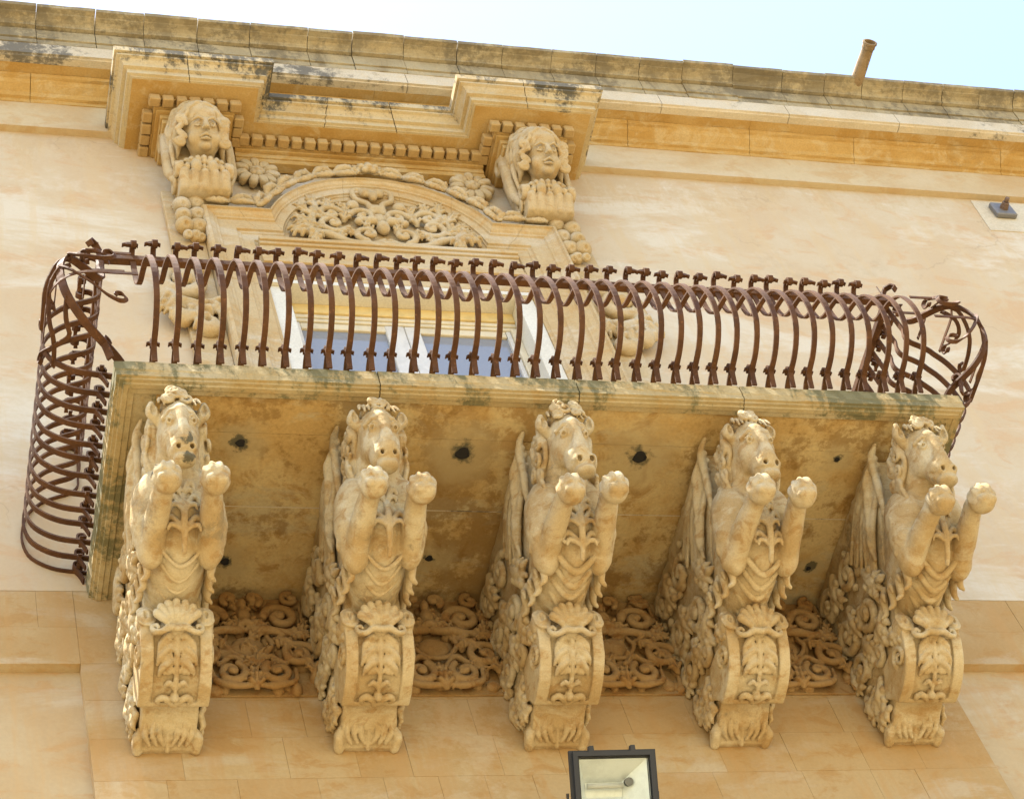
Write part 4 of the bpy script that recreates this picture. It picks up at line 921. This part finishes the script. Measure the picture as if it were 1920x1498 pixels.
        for k in range(int(11 * ML)):
            t = k / 10; rw = k % 2; cy = -1.235 + .22 * t + .055 * rw; cz_ = -.315 - .30 * t * ML + .02 * rw; cx = .128 + .028 * math.sin(t * 3) + q.uniform(-.006, .006); a0 = q.uniform(0, 6.28); rr = .037
            v.tube([(s * (cx + .012 * t2), cy + rr * (1 - .82 * t2) * math.cos(a0 + 8.5 * t2), cz_ + rr * (1 - .82 * t2) * math.sin(a0 + 8.5 * t2)) for t2 in np.linspace(0, 1, 20)], [.0125, .0125, .008], .001)
    v.wear(.002, 60, i); v.obj('mane', M['corbel'], ho, O)
    # forelock curls
    v = Carve((-.14, -1.44, -.40), (.14, -1.2, -.19), .0058); q = np.random.default_rng(90 + i)
    big = [1.0, .65, 1.15, .7, .95][i]
    for k in range(int(9 * big) + 2):
        a = q.uniform(0, 6.28); cx = q.uniform(-.055, .055) * big; cz_ = -.292 + q.uniform(-.03, .035) * big; cy = -1.318 - .03 * big * math.cos(cx * 14)
        rr = q.uniform(.026, .036) * (.8 + .2 * big); v.tube([(cx + rr * (1 - .8 * t) * math.cos(a + 7.5 * t), cy - .012 * t, cz_ + rr * (1 - .8 * t) * math.sin(a + 7.5 * t)) for t in np.linspace(0, 1, 16)], [.0105, .007], .001)
    v.ell((0, -1.265, -.288), (.088, .06, .045), .006)
    for k in range(9):
        x0 = (k - 4) * .022; v.tube(spline([(x0 * .8, -1.27, -.252), (x0 * 1.1, -1.315, -.285), (x0 * 1.25, -1.335, -.335 - .015 * (k % 2))], 5), [.010, .0125, .006], .001)
    v.obj('forelock', M['corbel'], ho, O)
    # acanthus leaf on the breast
    v = Carve((-.14, -1.2, -.98), (.14, -.86, -.58), .0058)
    st = spline([(0, -1.095, -.635), (0, -1.105, -.70), (0, -1.085, -.78), (0, -1.03, -.86), (0, -.96, -.915)], 5); v.tube(st, [.012, .02, .018, .012], .004)
    for s in (-1, 1):
        LS = [[(5, .050), (10, .070), (15, .085)], [(6, .055), (13, .080)], [(4, .050), (8, .066), (12, .080), (17, .085)], [(6, .050), (11, .064), (16, .072)], [(7, .060), (14, .082)]][i]
        for k, (ii, L) in enumerate(LS):
            b0 = np.array(st[min(ii, len(st) - 1)]); P = lambda x, y, z: b0 + np.array((s * L * x, y, z))
            v.tube(spline([b0, P(.30, -.016, .040), P(.72, -.024, .078), P(1.02, -.018, .074), P(1.16, -.006, .048), P(1.08, -.004, .032)], 4), [.008, .014, .016, .0145, .011, .008], .0015)
            v.tube(spline([P(.15, -.006, .006), P(.50, -.016, .030), P(.86, -.016, .034), P(.98, -.004, .014)], 4), [.008, .0125, .012, .007], .0015)
        v.tube(spline([(s * .006, -1.095, -.64), (s * .028, -1.112, -.60), (s * .055, -1.10, -.595), (s * .062, -1.09, -.615)], 4), [.010, .014, .011, .007], .002)
    for sg in (-1, 1): v.tube([(sg * .008, st[q_][1] - .016, st[q_][2] - .004) for q_ in range(2, 18)], .0035, .002, True)
    v.wear(.002, 60, i); v.obj('chest_leaf', M['corbel'], ho, (ax, .012, -.03))
for i in range(5): make_corbel(i)

# ================================================================== carved panels between the corbels
PL = ['carved scroll panel between the first and second horse corbels from left', 'carved scroll panel between the second and third horse corbels from left', 'carved scroll panel between the third and fourth horse corbels from left', 'carved scroll panel between the fourth and fifth horse corbels from left']
for i in range(4):
    cx = (AX[i] + AX[i + 1]) / 2; pn = thing('scroll_carving', PL[i], 'carved panel', (cx, 0, -.84), 'carved panels between the corbels')
    v = Carve((-.36, -.16, -.86), (.36, .0, -.13), .0065)
    for s in (-1, 1):
        am = lambda a: a if s > 0 else math.pi - a
        c_scroll(v, s * .18, -.335, .085, am(3.0), -s * 1.35, .024, -.06, k=.006); c_scroll(v, s * .06, -.20, .042, am(-1.0), s * 1.0, .017, -.07, k=.006); c_scroll(v, s * .25, -.19, .048, am(1.5), s * 1.1, .017, -.06, k=.006)
        c_scroll(v, s * .235, -.61, .088, am(.5), s * 1.3, .021, -.06, k=.006); c_scroll(v, s * .115, -.735, .075, am(2.2), s * 1.25, .020, -.06, k=.006)
        v.tube(spline([(s * .02, -.05, -.405), (s * .11, -.075, -.435), (s * .2, -.075, -.455), (s * .285, -.06, -.40)]), [.022, .022, .02, .012], .006)
        for x, z, a, L, w in ((.205, -.455, -.15, .12, .085), (.13, -.485, -.6, .13, .09), (.26, -.47, 1.25, .12, .08), (.30, -.72, 2.0, .12, .08), (.02, -.36, -.4, .1, .07)): leaf(v, s * x, z, am(a), L, w, -.05, .04, 3, .005)
        v.tube(spline([(s * .02, -.05, -.81), (s * .10, -.06, -.825), (s * .19, -.06, -.79), (s * .205, -.06, -.71)]), [.014, .018, .016, .010], .005)
        v.tube(spline([(s * .16, -.05, -.665), (s * .09, -.055, -.61), (s * .03, -.05, -.67)]), [.016, .016, .012], .005)
        v.tube(spline([(s * .10, -.04, -.44), (s * .115, -.05, -.52), (s * .06, -.05, -.60), (0, -.05, -.615)]), [.012, .013, .013, .012], .004)
        v.tube([(s * .30, -.03, -.83), (s * .30, -.03, -.16)], .010, .004)
    q = np.random.default_rng(300 + i)
    for _ in range(60):
        x, z = q.uniform(-.31, .31), q.uniform(-.81, -.17); v.ell((x, -.012, z), (q.uniform(.02, .05), q.uniform(.02, .045), q.uniform(.02, .05)), .006)
    for _ in range(12): leaf(v, q.uniform(-.27, .27), q.uniform(-.78, -.2), q.uniform(0, 6.28), q.uniform(.08, .12), q.uniform(.06, .08), -.035, .04, 2, .004)
    v.ell((0, -.025, -.52), (.085, .035, .075), .008); v.ell((0, -.06, -.315), (.036, .035, .05), .006); v.ell((0, -.07, -.24), (.024, .03, .04), .006); leaf(v, 0, -.83, math.pi / 2, .13, .09, -.05, .04, 3, .005)
    v.tube([(-.04, -.06, -.385), (0, -.08, -.375), (.04, -.06, -.385)], .018, .006)
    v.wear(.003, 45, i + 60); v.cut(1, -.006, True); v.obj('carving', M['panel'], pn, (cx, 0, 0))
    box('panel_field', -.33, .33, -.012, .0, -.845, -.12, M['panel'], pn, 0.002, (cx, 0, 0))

# ================================================================== wrought iron railing
rail = thing('balcony_railing', 'rusty wrought iron balcony railing with bellied looping bars', 'railing', (0, -1.3, 0))
prof = [(-.07, 0.0), (-.055, .045), (-.01, .072), (.06, .085), (.14, .102), (.215, .145), (.272, .215), (.295, .33), (.285, .45), (.245, .57), (.175, .65), (.09, .70), (.0, .742), (-.055, .80), (-.078, .88), (-.085, .98), (-.09, 1.09), (-.085, 1.128), (-.058, 1.150), (-.018, 1.146), (.002, 1.122), (-.014, 1.104), (-.034, 1.114)]
PRF = spline([(a, z, 0) for a, z in prof], 3); PRF = [(float(p[0]), float(p[1])) for p in PRF]
stub = spline([(.012, -.004, 0), (.03, .05, 0), (.055, .10, 0), (.048, .128, 0), (.022, .130, 0), (.012, .108, 0)], 4)
def front_pt(o, z): return (0, -D - o, z)
def side_pt(s): return lambda o, z: (s * (HW + o), 0, z)
barF = ribbon_me('baluster_bar', [front_pt(o, z) for o, z in PRF], .028, .010, M['iron'])
stubF = ribbon_me('stub_scroll', [front_pt(p[0], p[1]) for p in stub], .027, .009, M['iron'])
def pin_me(name, c, d, L=.05):
    c = Vector(c); d = Vector(d).normalized(); up = Vector((0, 0, 1)); bm = bmesh.new(); rs = []
    for t, w, h in ((-1, .011, .004), (-.6, .009, .006), (-.35, .010, .010), (.35, .010, .010), (.6, .009, .006), (1, .011, .004)):
        sd = d.cross(up).normalized(); rs.append([bm.verts.new(c + d * (t * L) + sd * (a * w) + up * (b_ * h - .010 * (abs(t) == 1))) for a, b_ in ((-1, -1), (1, -1), (1, 1), (-1, 1))])
    for a, b_ in zip(rs[:-1], rs[1:]):
        for j in range(4): bm.faces.new((a[j], a[(j + 1) % 4], b_[(j + 1) % 4], b_[j]))
    bm.faces.new(list(reversed(rs[0]))); bm.faces.new(rs[-1]); return bm_done(name, bm, M['iron'])
tpF = pin_me('tie_pin', front_pt(-.02, 1.124), (1, 0, 0), .041); spF = pin_me('tie_pin', front_pt(.034, .113), (1, 0, 0), .032)
def bar(bme, sme, tme, spme, loc, rz, loop=True, lean=0.0):
    o = link('baluster_bar' if loop else 'stub_bar', bme if loop else sme, rail, loc); o.rotation_euler = (rng.uniform(-.003, .003), (rng.uniform(-.008, .008) + lean) if abs(loc[0]) > 0 else 0, rz + rng.uniform(-.003, .003)); o.scale = (1, 1, 1 + rng.uniform(-.015, .015))
    for nm, me in (('stub_scroll', sme), ('tie_pin', tme), ('tie_pin', spme)):
        if not loop and me is not spme: continue
        k = bpy.data.objects.new(nm, me); COL.objects.link(k); k.parent = o; k.rotation_euler = (0, 0, rng.uniform(-.06, .06) if nm == 'tie_pin' else 0)
        if nm == 'tie_pin': k.rotation_euler = (0, rng.uniform(-.02, .02), 0)
NX = 39
for i in range(NX): bar(barF, stubF, tpF, spF, (-2.013 + 3.993 * i / (NX - 1) + rng.uniform(-.006, .006), 0, 0), 0, True, .014 + .055 * i / (NX - 1))
NS = 13
HX = {-1: -2.165, 1: 2.245}     # where the side handrails stand
def side_off(s, o, z):
    k = 1.0 if s < 0 else .80; sh = abs(HX[s]) - HW + .09
    return o * k + sh * min(1, max(0, (z - .62) / .25))
for s in (-1, 1):
    fp = lambda o, z: (s * (HW + side_off(s, o, z)), 0, z); wd = (0, 1, 0)
    bS = ribbon_me('baluster_bar', [fp(o, z) for o, z in PRF], .030, .010, M['iron'], wd); sS = ribbon_me('stub_scroll', [fp(p[0], p[1]) for p in stub], .027, .009, M['iron'], wd)
    tS = pin_me('tie_pin', fp(-.02, 1.124), wd, .041); pS = pin_me('tie_pin', fp(.034, .113), wd, .036)
    for k in range(NS):
        y = -1.19 + k * .0985; bar(bS, sS, tS, pS, (0, y + rng.uniform(-.006, .006), 0), 0)
    bar(bS, sS, tS, pS, (0, -.03, 0), 0, False)
# handrails
def bar_box(name, x0, x1, y0, y1, z0, z1): return box(name, x0, x1, y0, y1, z0, z1, M['iron'], rail, 0.003)
hy = D - .09
bar_box('handrail', HX[-1] - .016, HX[1] + .016, -hy - .018, -hy + .022, 1.056, 1.098)
for s in (-1, 1):
    a, c = sorted((HX[s] - s * .022, HX[s] + s * .016)); bar_box('handrail', a, c, -hy + .0225, -.002, 1.0565, 1.0975)
    bar_box('thin_spike', HX[s] - .004, HX[s] + .004, -hy - .002, -hy + .006, 1.099, 1.24)
# bellied corner straps at 45 degrees and C scrolls filling the corners
for s in (-1, 1):
    dg = Vector((s, -1, 0)).normalized(); q2 = Vector((1, s, 0)).normalized()
    def surf(a, z, extra=0.0):      # a = 0 on the side run, 1 on the front run
        o = float(np.interp(z, [p[1] for p in prof[:17]], [p[0] for p in prof[:17]])) + extra
        ang = math.pi / 2 * a; os_ = side_off(s, o, z); mid = 1 + .16 * math.sin(2 * ang) ** 2
        return Vector((s * (HW + os_ * math.cos(ang) * mid), -D - o * math.sin(ang) * mid, z))
    def along(a): return a
    nP = [i for i, p in enumerate(PRF) if p[1] < 1.08 and i < 52]
    link('corner_strap', ribbon_me('corner_strap', [tuple(surf(.5, z, o - float(np.interp(z, [p[1] for p in prof[:17]], [p[0] for p in prof[:17]])))) for o, z in [PRF[i] for i in nP]], .040, .012, M['iron'], q2), rail)
    link('corner_strap', ribbon_me('corner_strap', [tuple(Vector((s * HW, -D, 0)) + dg * (p[0] + .01) + Vector((0, 0, p[1]))) for p in stub], .036, .012, M['iron'], q2), rail)
    top = Vector((HX[s], -hy, 1.10)); link('corner_knob', ribbon_me('corner_knob', [tuple(top + dg * u + Vector((0, 0, w))) for u, w in ((0, -.05), (.0, .04), (.03, .075), (.07, .07), (.085, .04), (.065, .025))], .036, .011, M['iron'], q2), rail)
    def run(a, x_):     # leave the corner and follow the straight run: a beyond 1 or below 0 becomes metres along it
        return a
    def pt(t, z):       # t in metres from the corner, + along the front, - along the side
        if t > .0: q_ = surf(1.0, z, .008); return Vector((q_.x - s * max(0, t - .25), q_.y, q_.z)) if t > .25 else surf(.5 + .5 * t / .25, z, .008)
        t = -t; q_ = surf(0.0, z, .008); return Vector((q_.x, q_.y + max(0, t - .25), q_.z)) if t > .25 else surf(.5 - .5 * t / .25, z, .008)
    for t0, z0, t1, z1, tw, rr in ((0, .62, .24, .44, 1, .036), (0, .42, .26, .16, 1, .040), (.05, .68, .22, .62, -1, .03), (0, .62, -.34, .40, 1, .030), (0, .40, -.40, .18, 1, .034), (-.05, .66, -.30, .58, -1, .028), (0, .20, -.42, .30, -1, .03)):
        pts = [pt(t0 + (t1 - t0) * k / 8, z0 + (z1 - z0) * ((k / 8) ** 1.5) - .10 * math.sin(math.pi * k / 8)) for k in range(9)]
        tg = (pts[-1] - pts[-2]).normalized(); nn = Vector((0, 0, tw)); nn = (nn - tg * nn.dot(tg)).normalized(); c0 = pts[-1] + nn * rr
        for k in range(1, 13):
            a = k / 12 * 5.0; r_ = rr * (1 - .5 * k / 12); pts.append(c0 - nn * (r_ * math.cos(a)) + tg * (r_ * math.sin(a)))
        link('scroll_strap', ribbon_me('scroll_strap', [tuple(p) for p in spline([tuple(p) for p in pts], 2)], .022, .008, M['iron'], tuple(dg)), rail)
    for zb in (.30, .60, .72):     # thin bands bowed round the corner
        link('corner_band', ribbon_me('corner_band', [tuple(pt(t, zb)) for t in np.linspace(-.36, .36, 19)], .018, .006, M['iron'], (0, 0, 1)), rail)

# ================================================================== floodlight
fl = thing('floodlight', 'black floodlight with hammered reflector below the middle corbels', 'floodlight', (-.09, -.2, -2.2))
Fc = Vector((-.118, -.56, -2.085)); nF = Vector((-.06, -.80, -.60)).normalized(); xF = Vector((1, 0, 0)); xF = (xF - nF * xF.dot(nF)).normalized(); zF = nF.cross(xF) * -1
if zF.z < 0: zF = -zF
def fp_(a, b_, c_): return tuple(Fc + xF * a + zF * b_ + nF * c_)
hw_, hh_ = .186, .172
def rect(w, h, c_): return [fp_(-w, -h, c_), fp_(w, -h, c_), fp_(w, h, c_), fp_(-w, h, c_)]
loft('housing', [rect(hw_ * .55, hh_ * .55, -.15), rect(hw_ * .85, hh_ * .8, -.12), rect(hw_ + .012, hh_ + .008, -.03), rect(hw_ + .012, hh_ + .008, -.008), rect(hw_ - .03, hh_ - .03, -.008), rect(hw_ - .05, hh_ - .05, -.09)], M['blackmetal'], fl)
loft('bezel', [rect(hw_, hh_, -.007), rect(hw_, hh_, .012), rect(hw_ - .021, hh_ - .020, .012), rect(hw_ - .021, hh_ - .020, -.007)], M['blackmetal'], fl, caps=False)
loft('reflector', [[fp_(-hw_ + .031, -hh_ + .031, -.01), fp_(hw_ - .031, -hh_ + .031, -.01), fp_(hw_ - .031, hh_ - .031, -.01), fp_(-hw_ + .031, hh_ - .031, -.01)], [fp_(-hw_ * .62, -hh_ * .1, -.085), fp_(hw_ * .30, -hh_ * .1, -.085), fp_(hw_ * .30, hh_ * .30, -.085), fp_(-hw_ * .62, hh_ * .30, -.085)]], M['reflector'], fl, caps=False)
box_q = rect(hw_ * .66, hh_ * .4, -.088); link('reflector_back', new_mesh('reflector_back', box_q, [(0, 1, 2, 3)], M['reflector']), fl)
lt = [[fp_(a, .03 + .012 * math.cos(t), -.06 + .012 * math.sin(t)) for t in np.linspace(0, 6.28, 9)[:-1]] for a in (-hw_ * .6, hw_ * .28)]
loft('lamp_tube', lt, M['whitewood'], fl, smooth=True)
loft('lamp_holder', [[fp_(hw_ * .42 + rr * math.cos(t), .045 + rr * math.sin(t), c_) for t in np.linspace(0, 6.28, 13)[:-1]] for rr, c_ in ((.019, -.07), (.019, -.045), (.008, -.044))], M['greymetal'], fl)
loft('glass_pane', [rect(hw_ - .029, hh_ - .027, -.002), rect(hw_ - .029, hh_ - .027, .002)], M['lampglass'], fl)
for a in (-.10, .09): loft('hinge', [[fp_(a + w, hh_ + h, c_) for w, h in ((-.012, 0), (.012, 0), (.009, .025), (-.009, .025))] for c_ in (-.02, .012)], M['blackmetal'], fl)
for s in (-1, 1): link('bracket_arm', ribbon_me('bracket_arm', [fp_(s * (hw_ + .02), 0, -.05), fp_(s * (hw_ + .02), -hh_ - .05, -.08), (-.085 + s * .17, -.12, -2.42), (-.085 + s * .12, .0, -2.42)], .03, .006, M['blackmetal'], xF.cross(nF)), fl)
